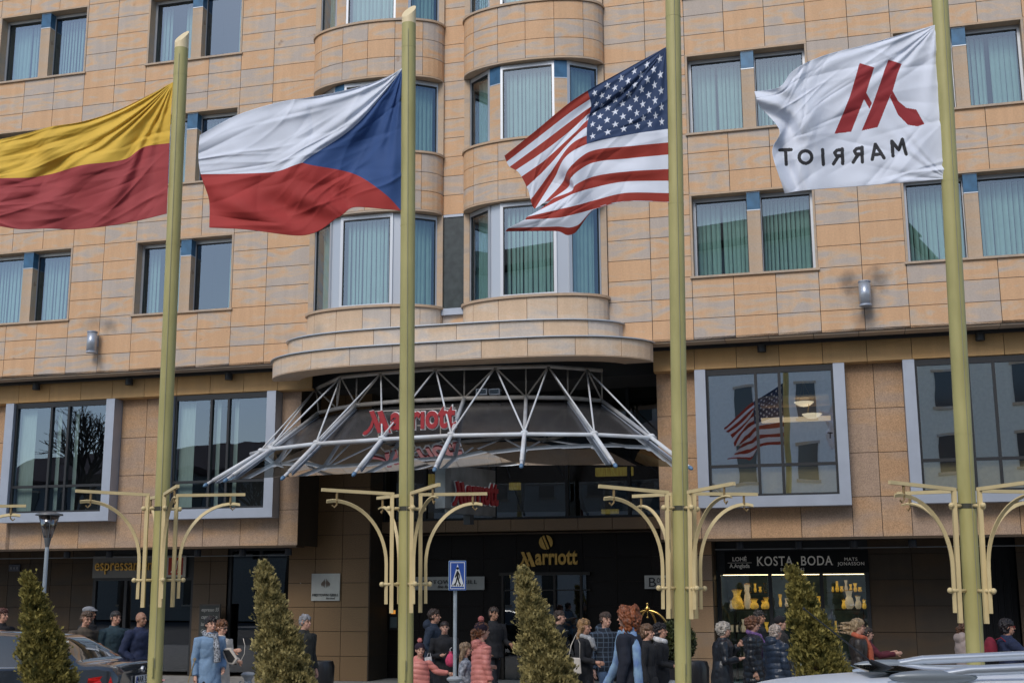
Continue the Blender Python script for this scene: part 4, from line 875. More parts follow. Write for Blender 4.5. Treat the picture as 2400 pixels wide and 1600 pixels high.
def person(label,px,py,Y,yaw,skin=0,hair=('short','dark brown',(.05,.03,.02)),coat=None,hem=.85,puffer=0,trou=None,arms=('down','down'),stride=.12,child=0,hat=None,scarf=None,glasses=None,female=0,bulk=1.0,collar=None,lean=0,bald=0,headturn=0,group='people walking past the hotel',Hadd=0,skirt=None,ftilt=0):
    top=atY(px,py,Y); H=top.z+Hadd; k=H/1.75; hk=k*(1.0 if not child else 1.22)
    o=thing('person',label,'person',(top.x,Y,0),math.radians(yaw),group)
    V=Vector; bodyw=(.185 if female else .205)*bulk*(.9 if child else 1)
    def J(x,y,z): return V((x*k,y*k,z*k))
    ln=lean
    hipz,shz,nz=.93,1.43,1.47
    if child: shz,nz=1.34,1.38; 
    hc=J(0,-.02-ln*1.1,0); hc.z=H-.118*hk
    HB_=math.radians(headturn)
    RZ=Matrix.Rotation(HB_,3,'Z')@Matrix.Rotation(math.radians(ftilt),3,'X')
    b=MB()
    # trunk
    b.tube([J(0,0,.88),J(0,0,1.0),J(0,-ln*.3,1.15),J(0,-ln*.6,1.32),J(0,-ln*.8,shz+.0)],[.11*k,.105*k,.10*k,.11*k,.08*k],14,flat=1)
    b.tube([J(-bodyw*.85,-ln*.8,shz-.03),J(bodyw*.85,-ln*.8,shz-.03)],.04*k,10)
    b.tube([J(0,-ln*.8,shz-.02),V((hc.x,hc.y+.02*k,hc.z-.06*hk))],[.062*k,.053*k],10)
    # head: cranium, jaw, nose, ears, brow
    h=MB()
    h.ell((0,.012*hk,.018*hk),(.075*hk,.095*hk,.098*hk),16,12); h.ell((0,-.028*hk,-.055*hk),(.055*hk,.060*hk,.062*hk),14,10); h.ell((0,-.05*hk,-.098*hk),(.026*hk,.026*hk,.02*hk))
    h.tube([(0,-.082*hk,.012*hk),(0,-.112*hk,-.030*hk)],[.010*hk,.016*hk],8); h.ell((0,-.078*hk,.026*hk),(.052*hk,.014*hk,.010*hk))
    for sg in (-1,1): h.ell((sg*.077*hk,.012*hk,-.01*hk),(.010*hk,.02*hk,.03*hk)); h.ell((sg*.038*hk,-.062*hk,-.032*hk),(.022*hk,.02*hk,.02*hk))
    h.ell((0,-.084*hk,-.066*hk),(.024*hk,.012*hk,.010*hk))
    b.add([RZ@V(p)+hc for p in h.v],h.f)
    # legs
    legs=[]
    for sg,st in ((-1,stride),(1,-stride)):
        hp=J(sg*.09,0,.90); kn=J(sg*.095,-st*.9-.02,.49); an=J(sg*.095,-st*1.9+ (0 if st>0 else .06),.09+(.05 if st<0 else 0)); legs.append((hp,kn,an,sg))
        b.tube([hp,kn,an],[.085*k,.055*k,.038*k],10); b.tube([an,an+J(0,-.13,-.055)],[.038*k,.032*k],8)
    # arms
    AR={'down':((.04,.02,-.28),(.05,-.05,-.54)),'swing':((.05,-.10,-.26),(.06,-.30,-.44)),'back':((.05,.14,-.25),(.06,.16,-.50)),'pocket':((.08,.06,-.28),(.01,-.10,-.44)),'fold':((.07,-.02,-.28),(-.10,-.24,-.26)),'reach':((.06,-.20,-.18),(.03,-.48,-.14)),'hold':((.05,-.02,-.28),(.0,-.24,-.32)),'chin':((.04,-.10,-.26),(-.09,-.26,-.05)),'side':((.20,-.03,-.18),(.44,-.08,-.22)),'strap':((.07,.03,-.28),(-.03,-.15,-.20))}
    ar=[]
    for sg,nm in ((-1,arms[0]),(1,arms[1])):
        e,w_=AR[nm] if isinstance(nm,str) else nm
        sh=J(sg*bodyw,-ln*.8,shz-.02); el=sh+J(sg*e[0],e[1],e[2]); wr=sh+J(sg*w_[0],w_[1],w_[2]); ar.append((sh,el,wr,sg))
        b.tube([sh+J(-sg*.02,0,-.02),el,wr],[.034*k,.032*k,.026*k],8)
        d=(wr-el).normalized(); sd=d.cross(V((0,0,1))); sd=sd.normalized() if sd.length>.1 else V((1,0,0)); sd=d.cross(sd).normalized() if nm in('reach','side','hold','chin') else V((0,1,0)); pm=wr+d*.045*k; pn=d.cross(sd).normalized()
        b.ell(pm,(.022*k,.036*k,.036*k),8,6); b.tube([wr,pm+d*.03*k],[.026*k,.034*k],8)
        for fi in range(4):
            r0=pm+d*.035*k+sd*(.027-.018*fi)*k; l_=(.068,.078,.072,.056)[fi]*k
            b.tube([r0,r0+d*l_*.5-pn*sg*.006*k,r0+d*l_*.85-pn*sg*.030*k],[.0105*k,.0100*k,.009*k],6)
        b.tube([pm-d*.01*k+sd*.028*k,pm+sd*.058*k+d*.025*k,pm+sd*.062*k+d*.055*k],[.012*k,.0115*k,.0095*k],6)
    me=remesh(b.mesh('body',[SKIN[skin]]),.0105*k,it=1); me.name='body'
    bo=bpy.data.objects.new('body',me); COL.objects.link(bo); bo.parent=o
    def rm(mb,name,m,vox=.014,it=2,fn=None):
        q=remesh(mb.mesh(name,[m]),vox,it=it); q.name=name
        if fn:
            n=len(q.vertices); c=np.empty(n*3); q.vertices.foreach_get('co',c); nn=np.empty(n*3); q.vertices.foreach_get('normal',nn); c=c.reshape(-1,3); nn=nn.reshape(-1,3); c=c+nn*fn(c)[:,None]; q.vertices.foreach_set('co',c.ravel()); q.update()
        ob=bpy.data.objects.new(name,q); COL.objects.link(ob); ob.parent=o; return ob
    sd_=random.random()*9
    def hairfn(a):
        def f(c):
            z=np.zeros(len(c))
            for i in range(12):
                d=rng.normal(0,1,3); d[0]*=1.6; d/=np.linalg.norm(d); z+=np.abs(np.sin((c@d)*rng.uniform(40,130)+rng.uniform(0,6)))-.64
            return a*z*.42
        return f
    def folds(a=.008):
        def f(c):
            z=np.zeros(len(c))
            for i in range(14):
                d=rng.normal(0,1,3); d[2]*=.8; d/=np.linalg.norm(d); z+=np.abs(np.sin((c@d)*rng.uniform(12,34)+rng.uniform(0,6)))**.6-.6
            return a*z*.42
        return f
    def quilt(c):
        z=np.abs(np.sin((c[:,2]+.03*c[:,0]+.01*np.sin(c[:,0]*15))*PI/(.085 if not child else .075))); return .013*np.sqrt(z)-.006+.005*np.sin(c[:,0]*31+c[:,2]*23)+.005*np.sin(c[:,1]*27-c[:,2]*17+c[:,0]*13)
    # trousers and shoes
    t=MB()
    t.tube([J(0,0,.86),J(0,0,1.0)],[.13*k,.12*k],14)
    for hp,kn,an,sg in legs: t.tube([hp,kn,an],[.082*k,.072*k,.060*k],12)
    rm(t,'trousers',trou or DTROU,.015*k,2,folds(.006))
    for hp,kn,an,sg in legs:
        s_=MB(); s_.tube([an+J(0,.05,-.05),an+J(0,-.03,-.045),an+J(0,-.17,-.06)],[.036*k,.045*k,.035*k],10,flat=.9); s_.build('shoe',[fab('shoe',(.02,.015,.012),.4)],o,smooth=2)
    # coat
    c=MB(); hz=hem; P=[]; Rr=[]
    zs=[hz,hz+.12,1.0,1.12,1.25,1.36,shz-.005,shz+.035]; wd=[.205,.20,.185,.165,.185,.20,.165,.085]
    if child: zs=[hz,hz+.12,.9,1.0,1.12,1.25,shz-.005,shz+.03]; wd=[.22,.21,.20,.19,.19,.19,.165,.09]
    if female and not puffer: wd[3]*=.93; wd[0]*=1.06
    wd=[q*.94 for q in wd]; wd[5]*=.97
    if puffer: wd=[q+.022 for q in wd]
    zs,wd=zip(*sorted(zip(zs,wd)))
    n=18; c_=MB(); base=0
    for z,w_ in zip(zs,wd):
        for i in range(n):
            a=2*PI*i/n; lz=-ln*max(0,(z-.9)/.55)*.85
            c_.v.append((w_*bulk*k*math.cos(a)*(1.06),(w_*bulk*.78*math.sin(a)+lz)*k,z*k))
    for j in range(len(zs)-1):
        for i in range(n): a=j*n+i; b2=j*n+(i+1)%n; c_.f.append((a,b2,b2+n,a+n)); c_.m.append(0)
    c_.f.append(tuple(range(n-1,-1,-1))); c_.m.append(0); c_.f.append(tuple((len(zs)-1)*n+i for i in range(n))); c_.m.append(0)
    ex=.014 if puffer else 0
    for sh,el,wr,sg in ar:
        c_.tube([sh+J(-sg*.05,0,-.02),sh,el,wr-(wr-el)*.04],[(.068+ex)*k,(.070+ex)*k,(.054+ex)*k,(.043+ex)*k],12)
    if collar!='none': c_.tube([J(0,-ln*.8+.01,shz+.0),J(0,-ln*.9+.012,shz+.075)],[.095*k,.075*k],14)
    if collar=='hood': c_.ell(J(0,.095-ln*.8,shz+.06),(.12*k,.085*k,.085*k),14,10)
    rm(c_,'coat',coat or BLACKF,.0135*k,2,(quilt if puffer==1 else folds(.009 if puffer else .0085)))
    if skirt: 
        s_=MB(); s_.tube([J(0,0,.62),J(0,0,.95)],[.20*k,.16*k],16); rm(s_,'skirt',skirt,.016,2,folds(.006))
    # face details
    fc=lambda x,y,z: RZ@V((x*hk,y*hk,z*hk))+hc
    if not (glasses=='sun'):
        for sg in (-1,1):
            e=MB(); e.ell(fc(sg*.030,-.083,.006),(.0105*hk,.007*hk,.0065*hk),8,6); e.build('eye',[EYEM],o,smooth=2)
            e=MB(); e.tube([fc(sg*.014,-.091,.027),fc(sg*.034,-.088,.031),fc(sg*.05,-.076,.026)],.0042*hk,6); e.build('eyebrow',[hairm('brow',(.05,.03,.02))],o,smooth=2)
    e=MB(); e.tube([fc(-.022,-.087,-.067),fc(0,-.097,-.066),fc(.022,-.087,-.067)],[.003*hk,.006*hk,.003*hk],6); e.build('mouth',[LIP],o,smooth=2)
    if glasses:
        e=MB()
        for sg in (-1,1):
            if glasses=='sun': e.ell(fc(sg*.033,-.095,.005),(.026*hk,.008*hk,.018*hk),12,8)
            else: e.tube([fc(sg*.033+.024*math.cos(a*PI/6),-.099,.004+.017*math.sin(a*PI/6)) for a in range(13)],.0028*hk,5,cap=False)
            e.tube([fc(sg*.058,-.092,.01),fc(sg*.08,.0,.008)],.003*hk,5)
        e.tube([fc(-.01,-.10,.01),fc(.01,-.10,.01)],.003*hk,5); e.build('glasses',[EYEM if glasses!='red' else fab('red_rim',(.3,.03,.03))],o,smooth=2)
    # hair
    st,_,hcx=hair; hm=hairm(hair[1].replace(' ','_'),hcx)
    if not bald and not (hat and st=='short'):
        q=MB()
        def cap(r=1.0,back=.015,up=.036):
            q.ell(fc(0,back-.002,up+.022),(.084*hk*r,.104*hk*r,.072*hk*r),16,12); q.ell(fc(0,back+.018,up-.01),(.083*hk*r,.092*hk*r,.082*hk*r),16,12)
            for sg in (-1,1): q.ell(fc(sg*.064,.028,.0),(.022*hk*r,.055*hk*r,.05*hk*r),10,8)
            q.ell(fc(0,.06,-.02),(.066*hk*r,.05*hk*r,.07*hk*r),12,8)
        amp=.011; fr=75
        if st=='short': cap(1.0); 
        if st=='crop': cap(.965,.012,.028); amp=.002
        if st=='bob': cap(1.08,.02,.034); q.ell(fc(0,.05,-.035),(.088*hk,.065*hk,.075*hk),14,10); amp=.012
        if st=='puffy': cap(1.2,.02,.036); q.ell(fc(0,.05,-.03),(.095*hk,.07*hk,.07*hk),14,10); amp=.014
        if st=='long':
            cap(1.04)
            for sx in (-.07,-.045,0,.045,.07): q.tube([fc(sx,.03,.0),fc(sx*1.15,.075,-.13),fc(sx*1.1,.10,-.30)],[.045*hk,.045*hk,.018*hk],8)
            amp=.006
        if st=='curly':
            cap(1.3,.03,.03); rr=random.Random(4)
            for _i in range(120):
                a=rr.uniform(0,2*PI); z=rr.uniform(-.20,.135); r_=.135*math.sqrt(max(.05,1-((z+.02)/.20)**2)); x_,y_=r_*math.cos(a),r_*math.sin(a)*.95+.03
                if y_<-.045 and z<.06: continue
                q.ell(fc(x_,y_,z+.01),(.030*hk,.030*hk,.030*hk),8,6)
            amp=.008; fr=70
        if st=='wind':
            cap(1.06)
            for i in range(7): 
                zz=.04-.025*i; q.tube([fc(0,.06,zz),fc((i%3-1)*.03,.16,zz+.01),fc((i%2)*.04-.02,.30+.03*(i%3),zz+.02-.03*(i%2))],[.04*hk,.028*hk,.006*hk],7)
        if st=='pony': cap(1.0); q.tube([fc(0,.09,.02),fc(0,.15,.0),fc(0,.13,-.14),fc(0.02,.12,-.30)],[.035*hk,.04*hk,.035*hk,.01*hk],8)
        rm(q,'hair',hm,.0085*hk,4,hairfn(amp*1.15))
    if hat=='cap':
        q=MB(); q.ell(fc(0,.015,.062),(.092*hk,.112*hk,.058*hk),16,10); q.ell(fc(0,-.085,.048),(.07*hk,.06*hk,.016*hk),12,8); rm(q,'flat_cap',fab('cap_grey',(.22,.23,.25)),.009*hk,1)
        q=MB(); q.ell(fc(0,.035,-.01),(.08*hk,.075*hk,.07*hk),12,8); q.build('hair',[hairm('brown_short',(.06,.035,.02))],o,smooth=2)
    if hat in('pompom','beanie'):
        q=MB(); q.ell(fc(0,.02,.045),(.093*hk,.105*hk,.088*hk),16,10); hc_=fab('hat_plum',(.022,.010,.022)) if hat=='pompom' else fab('hat_black',(.012,.01,.012)); rm(q,'knit_hat',hc_,.010*hk,1)
        if hat=='pompom':
            q=MB(); q.ell(fc(0,.02,.165),(.045*hk,.045*hk,.045*hk),12,8); rm(q,'pompom',fab('pompom_pink',(.62,.20,.17)),.009,0,lambda c:.006*np.sin(c[:,0]*200)*np.sin(c[:,1]*190)*np.sin(c[:,2]*210))
    if scarf:
        q=MB(); kind,scm=scarf
        ring=[V((.085*k*math.cos(a*PI/6),(-ln*.85)*k+.08*k*math.sin(a*PI/6)-.005,(shz+.055+(.03*math.sin(a*PI/6) if 1 else 0))*k)) for a in range(13)]
        q.tube(ring,.036*k if kind!='fur' else .06*k,8,cap=False)
        if kind=='loop': q.tube([J(-.05,-.10-ln,shz+.03),J(-.03,-.17-ln,shz-.10),J(.05,-.17-ln,shz-.16),J(.07,-.12-ln,shz+.02)],.036*k,8)
        if kind=='hang': q.tube([J(.03,-.10-ln,shz+.03),J(.04,-.18-ln,shz-.14),J(.05,-.19-ln,shz-.36)],[.04*k,.045*k,.05*k],8)
        if kind=='stream':
            q.tube([J(-.05,-.10,shz+.05),J(-.12,-.16,shz-.10),J(-.14,-.20,shz-.35),J(-.10,-.34,shz-.62)],[.05*k,.055*k,.06*k,.05*k],8,flat=.5)
            q.tube([J(.06,.06,shz+.05),J(.13,.13,shz-.15),J(.14,.15,shz-.45),J(.13,.17,shz-.80)],[.05*k,.05*k,.055*k,.055*k],8,flat=.5)
            for i in range(5): q.tube([J(-.12+.02*i,-.34,shz-.62),J(-.14+.03*i,-.38,shz-.72)],[.008*k,.004*k],5)
        rm(q,'scarf',scm,.010*k,1,folds(.007))
    return o,k,{'hc':hc,'ar':ar,'J':J,'hk':hk}
TWEED=mat('fabric_blue_tweed',(.17,.28,.44),.9,col2=(.22,.33,.47),scale=70,aniso=(.6,.6,2.4),bump=.4,bscale=60); IVORY=fab('ivory',(.62,.57,.50),var=.06)
PINK=fab('salmon_pink',(.66,.24,.20),.5,var=.06,bump=.1); GREYW=mat('fabric_grey_print',(.42,.46,.52),.8,col2=(.14,.16,.2),scale=22); BEIGE=fab('beige',(.36,.29,.26),var=.08); BROWNJ=fab('brown',(.07,.055,.04)); TEAL=fab('dark_teal',(.02,.045,.06)); CHK=checkm()
GRY=fab('grey_knit',(.33,.34,.35)); LBL=mat('fabric_light_blue',(.26,.42,.58),.8,col2=(.15,.25,.5),scale=9,bump=.4); PURP=mat('fabric_purple_print',(.26,.13,.34),.8,col2=(.10,.06,.16),scale=20); LEO=mat('fabric_black_white',(.45,.48,.52),.8,col2=(.02,.02,.03),scale=45); FUR=mat('fur_grey',(.20,.21,.26),.9,var=.5,scale=60,bump=1,bscale=120); BURG=fab('burgundy',(.09,.012,.022)); ORNG=fab('coral',(.5,.12,.06)); WHT_F=fab('white_collar',(.6,.6,.6))
P=person
P('person in a black coat cut off by the left edge of the picture',6,1425,21.8,65,1,('short','auburn',(.09,.025,.015)))
P('man in a brown jacket looking down behind the sedan roof',194,1432,20.6,50,1,('short','mid brown',(.13,.08,.05)),BROWNJ,lean=.10,ftilt=14)
P('man in a grey flat cap behind the brown jacketed man',208,1420,21.8,85,2,coat=BLACKF,hat='cap')
P('man with cropped dark hair in a dark teal jacket',271,1430,20.9,48,1,('crop','near black',(.03,.025,.022)),TEAL,puffer=2,trou=DTROU)
P('bald man in a navy quilted jacket beside the first pole',330,1433,20.5,62,2,coat=NAVY,bald=1,puffer=2,arms=('pocket','pocket'),bulk=1.08)
w1_,k1,i1=P('woman in a light blue tweed coat with a patterned scarf',494,1444,18.6,38,0,('short','black',(.018,.012,.012)),TWEED,hem=.70,trou=DTROU,arms=('down','pocket'),female=1,scarf=('hang',LEO),stride=.16)
w2_,k2,i2=P('woman in an ivory coat and sunglasses reaching out her arm',519,1453,19.2,60,0,('bob','chestnut',(.20,.08,.03)),IVORY,hem=.62,arms=('reach','hold'),female=1,glasses='sun',ftilt=10,trou=DTROU)
P('grey haired man in a dark coat beside the second conifer',714,1440,19.8,58,0,('short','silver',(.38,.38,.40)),fab('charcoal',(.03,.032,.028)),trou=DENIM)
P('girl in a salmon pink puffer jacket holding out her hand',984,1506,19.6,18,0,('short','b',(.05,.03,.02)),PINK,hem=.66,puffer=1,child=1,hat='pompom',arms=('down','side'),collar='hood')
P('dark haired man with his back half turned left of the crossing sign',1016,1427,21.4,78,1,('short','dark brown',(.045,.025,.018)),fab('dark_denim_blue',(.02,.032,.055)),collar='hood',arms=('pocket','pocket'))
w3_,k3,i3=P('smiling woman in a black coat left of the sign post',1042,1454,20.4,8,0,('crop','dark',(.04,.022,.018)),BLACKF,hem=.6,female=1,arms=('fold','hold'))
P('little girl in a grey printed jacket right of the sign post',1090,1505,19.9,88,0,('long','ash blond',(.36,.25,.15)),GREYW,hem=.70,child=1,arms=('pocket','pocket'))
P('girl in a long salmon pink puffer coat and a pompom hat',1128,1458,19.4,118,0,('pony','ginger',(.25,.10,.04)),PINK,hem=.52,puffer=1,child=1,hat='pompom',collar='hood',arms=('down','hold'))
P('man in black standing in the dark entrance',1156,1422,23.0,38,2,('short','dark brown',(.045,.025,.018)),BLACKF,arms=('pocket','hold'))
P('person mostly hidden behind the third conifer',1309,1430,22.0,85,0,('short','dark brown',(.045,.025,.018)),BLACKF)
w4_,k4,i4=P('woman with long blond hair, grey scarf and white bag',1367,1450,18.6,72,1,('long','honey blond',(.42,.24,.10)),BLACKF,hem=.50,female=1,scarf=('loop',GRY),arms=('hold','down'),stride=.18)
P('curly haired man in a dark checked jacket and jeans',1418,1434,19.4,28,0,('short','tousled brown',(.08,.05,.035)),CHK,trou=DENIM,stride=.2,collar='hood',arms=('down','pocket'))
P('woman with big curly red hair and a streaming light blue scarf',1472,1424,15.6,-112,0,('curly','copper',(.30,.09,.03)),fab('blue_black',(.012,.016,.03)),hem=.55,female=1,scarf=('stream',LBL),stride=.2,bulk=1.05)
P('brown haired woman with a grey fur collar behind the red haired one',1514,1463,17.6,72,0,('bob','light brown',(.20,.11,.06)),BLACKF,hem=.60,female=1,scarf=('fur',FUR),arms=('down','down'),skirt=BLACKF)
P('black haired woman with a white collar beside the third pole',1545,1460,18.2,75,1,('bob','jet black',(.015,.010,.012)),BLACKF,hem=.62,female=1,scarf=('ring',WHT_F),arms=('hold','hold'))
P('white haired woman in a shiny black jacket hugging herself',1688,1459,19.0,82,0,('puffy','white',(.62,.56,.48)),PUFF,hem=.72,female=1,puffer=2,arms=('fold','chin'),lean=.04,bulk=1.1)
P('short haired woman with a purple scarf in a black padded coat',1762,1446,19.6,74,0,('puffy','russet',(.20,.08,.035)),PUFF,hem=.66,puffer=1,female=1,scarf=('hang',PURP),bulk=1.1)
P('dark haired person standing behind the shop glass',1777,1431,22.6,70,2,('short','near black',(.02,.015,.012)),BLACKF)
P('woman in a black knitted hat behind the white blond woman',1827,1443,20.4,80,0,('short','b',(.05,.03,.02)),fab('grey_black',(.03,.028,.026)),female=1,hat='beanie',collar='hood')
P('white blond woman in a navy puffer jacket facing away',1816,1464,18.8,118,0,('bob','platinum',(.66,.54,.45)),fab('puffer_navy',(.022,.035,.06),.35),hem=.72,puffer=1,female=1,collar='hood',bulk=1.1)
P('woman with windblown blond hair and glasses right of the fourth conifer',2008,1450,18.6,78,0,('wind','straw',(.48,.34,.19)),fab('brown_leather',(.035,.028,.024),.4),hem=.75,female=1,glasses='rim',scarf=('hang',ORNG))
P('person in a burgundy coat stretching an arm ahead',2030,1470,20.0,85,0,('short','dark brown',(.045,.025,.018)),BURG,hem=.7,arms=('reach','reach'),female=1)
P('woman in a beige hooded jacket half behind the fourth pole',2262,1454,17.8,98,0,('pony','red brown',(.12,.05,.02)),BEIGE,hem=.8,puffer=2,female=1,collar='hood')
w5_,k5,i5=P('black haired woman with red glasses carrying a red backpack',2357,1451,18.0,80,1,('bob','jet black',(.015,.010,.012)),NAVY,hem=.8,puffer=2,female=1,glasses='red',arms=('reach','swing'))
# ---- things they carry
def at_person(o,v): return o.matrix_basis@Vector(v)
def carry(name,label,cat,px,py,Y,rz=0): p=atY(px,py,Y); return thing(name,label,cat,p,math.radians(rz))
t=carry('handbag','black and white handbag with a long white strap held by the ivory coated woman','bag',533,1535,18.75,0)
m=MB(); m.prism([(-.09,.10),(.05,.11),(.16,-.05),(.10,-.13),(.0,-.12)],-.04,.04); q=m.build('bag_body',[IVORY],t); b_=q.modifiers.new('b','BEVEL'); b_.width=.012
m=MB(); m.prism([(-.055,.075),(.03,.08),(.12,-.04),(.08,-.10),(.02,-.09)],-.047,-.041); m.build('dark_panel',[fab('bag_black',(.03,.03,.03),.3)],t)
m=MB(); m.tube([(.13,-.08,)[0:1]+(0,-.08) if 0 else (.13,0,-.08),(.20,0,-.07),(.245,0,.02),(.25,0,.14),(.22,0,.24)],.010,8,flat=.5); m.build('strap',[IVORY],t,smooth=2)
t=carry('leash','thin tan leash hanging from the hand of the woman in blue','leash',452,1558,18.4)
m=MB(); m.tube([(.02,0,.06),(-.04,0,-.16),(-.08,0,-.34)],.006,6); m.build('strap',[fab('leash_tan',(.35,.24,.08))],t); m=MB(); m.tube([(.02,0,.06),(.04,0,.09),(.02,0,.10),(.0,0,.07)],.008,6); m.build('loop',[fab('leash_tan',(.35,.24,.08))],t)
t=carry('pink_bag','small pink drawstring bag held by the smiling woman','bag',1056,1546,19.9)
m=MB(); m.lathe([(.02,-.10),(.07,-.07),(.085,.0),(.05,.08),(.02,.11),(.035,.13)],(0,0,0),14); m.build('pouch',[fab('hot_pink',(.55,.06,.14))],t,smooth=2); m=MB(); m.tube([(0,0,.11),(-.01,0,.17),(.02,0,.19)],.006,6); m.build('drawstring',[WHT_F],t)
t=carry('paper_bag','small white carrier bag behind the girl in pink','bag',1005,1551,20.2)
m=MB(); m.add([(-.05,-.03,-.08),(.06,-.03,-.07),(.06,.03,-.07),(-.05,.03,-.08),(-.065,-.03,.07),(.04,-.03,.09),(.04,.03,.09),(-.065,.03,.07)],[(0,3,2,1),(4,5,6,7),(0,1,5,4),(1,2,6,5),(2,3,7,6),(3,0,4,7)]); m.build('bag_body',[WHT_F],t); m=MB(); m.tube([(-.03,0,.08),(-.01,0,.14),(.02,0,.14),(.03,0,.08)],.004,6); m.build('handle',[WHT_F],t)
t=carry('shoulder_bag','flat white shoulder bag hanging from the long haired blond woman','bag',1346,1558,18.25,10)
m=MB(); m.prism([(-.085,.11),(.085,.10),(.10,-.12),(-.12,-.09)],-.03,.03); q=m.build('bag_body',[IVORY],t); b_=q.modifiers.new('b','BEVEL'); b_.width=.015; b_.segments=2
m=MB(); m.tube([(-.08,0,.11),(-.04,.0,.28),(.03,.0,.42),(.08,-.02,.30),(.08,0,.10)],.008,6,flat=.6); m.build('strap',[IVORY],t,smooth=2)
t=carry('backpack','burgundy red backpack on the woman at the right edge','backpack',2322,1520,18.0,-10)
m=MB(); m.ell((0,0,0),(.095,.13,.17),14,10); m.ell((-.06,0,-.04),(.06,.10,.11),12,8); q=remesh(m.mesh('pack',[fab('pack_red',(.20,.012,.03))]),.012,it=2); oo=bpy.data.objects.new('pack',q); COL.objects.link(oo); oo.parent=t
m=MB(); m.tube([(.06,-.08,.13),(.13,-.10,.16),(.19,-.12,.10),(.20,-.12,.0),(.12,-.10,-.12)],.018,8,flat=.5); m.build('strap',[fab('pack_red',(.20,.012,.03))],t,smooth=2)
# ================================================================ ground, sky
def struct(mb,name,m,**k): o=mb.build(name,m,**k); o['kind']='structure'; return o
m=MB(); m.quad((-150,-80,-.12),(150,-80,-.12),(150,150,-.12),(-150,150,-.12)); struct(m,'ground',[mat('asphalt',(.05,.05,.052),.85,var=.2,scale=2,bump=.3,bscale=90)])
m=MB(); m.slab([(-40,11.9+.268*40),(-40,60),(30,60),(30,11.9-.268*30)][::-1],-.115,0.0); struct(m,'pavement',[mat('paving',(.26,.25,.235),.8,var=.2,scale=5,bump=.2,bscale=30)])
m=MB(); m.slab([(-40,11.7+.268*40),(-40,11.9+.268*40),(30,11.9-.268*30),(30,11.7-.268*30)][::-1],-.115,.012); struct(m,'kerb',[mat('kerb_stone',(.32,.31,.29),.8,var=.15)])
m=MB(); m.slab([(-40,-3),(30,-3),(30,-16),(-40,-16)][::-1],-.115,0.0); struct(m,'pavement',[MT['paving']])
# ================================================================ conifers
def foliage(n,R0,H,lean,seed,prof,size=(.030,.066)):
    r=np.random.default_rng(seed); m=MB()
    # lumps: branch tips clustering
    K=int(n/10); cl=[]
    while len(cl)<K:
        t=r.random()**.85; z=t*H; rad=R0*prof(t); an=r.random()*2*PI; rad*=1+.16*math.sin(2*an+11*t+seed)+.10*math.sin(5*an-19*t+2*seed)+.08*math.sin(31*t+an); 
        if r.random()>.15+.85*prof(t): continue
        q=rad*(.40+.70*r.random()**.6)*(1+.12*math.sin(3*an+9*t))
        cl.append((q*math.cos(an)+lean*(t-.42)/.58,q*math.sin(an),z,an))
    for (x,y,z,an) in cl:
        cs=.75+.5*r.random()
        for i in range(17):
            p=Vector((x,y,z))+Vector(r.normal(0,.027,3))*cs; s=size[0]+(size[1]-size[0])*r.random()
            d=Vector((math.cos(an)*.55+r.normal(0,.35),math.sin(an)*.55+r.normal(0,.35),1.0+r.normal(0,.25))).normalized(); w=d.cross(Vector(r.normal(0,1,3))).normalized()*s*.22
            a=p; b=p+d*s*.55; c=p+d*s; sd=d.cross(w).normalized()*s*.10
            m.add([a-w*.3,b-w+sd,c,b+w-sd,a+w*.3],[(0,1,2,3,4)])
            e=p+d*s*.3; 
            m.add([e,e+w*1.4+d*s*.25,e+w*2.3+d*s*.5,e+w*1.0+d*s*.42],[(0,1,2,3)])
    return m
def cprof(t): 
    b=min(1,(1-t)**.70*1.12)
    return b*(1-.0*t)+.02
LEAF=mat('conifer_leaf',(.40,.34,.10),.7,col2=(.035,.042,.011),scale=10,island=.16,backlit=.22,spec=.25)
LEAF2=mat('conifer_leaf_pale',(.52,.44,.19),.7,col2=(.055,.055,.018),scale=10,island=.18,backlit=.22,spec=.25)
BARK=mat('bark',(.06,.04,.025),.9)
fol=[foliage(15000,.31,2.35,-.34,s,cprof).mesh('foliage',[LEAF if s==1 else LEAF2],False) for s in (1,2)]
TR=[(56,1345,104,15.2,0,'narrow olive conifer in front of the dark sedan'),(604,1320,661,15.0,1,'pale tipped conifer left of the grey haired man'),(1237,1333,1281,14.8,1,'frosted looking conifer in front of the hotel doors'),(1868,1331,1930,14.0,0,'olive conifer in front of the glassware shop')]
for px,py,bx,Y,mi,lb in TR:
    base=atY(bx,1600,Y); top=atY(px,py,Y); H=2.35; kz=top.z/2.42
    base.x+=.06; o=thing('conifer','tall '+lb,'tree',(base.x,base.y,0),0,'clipped conifers along the kerb')
    f=bpy.data.objects.new('crown',fol[mi]); COL.objects.link(f); f.parent=o; wr=(top.x-base.x)/-.30
    f.scale=(1.0,1.0,kz); f.location=(0,0,.05); f.rotation_euler=(0,0,(random.random()-.5)*.3)
    m=MB(); m.tube([(0,0,0),(-.08,0,.8),(-.18,0,1.6),(-.27,0,2.1*kz)],[.06,.05,.03,.012],8); m.build('trunk',[BARK],o)
    for k_,(qx,qz) in enumerate(((.0,.25),)):
        pass
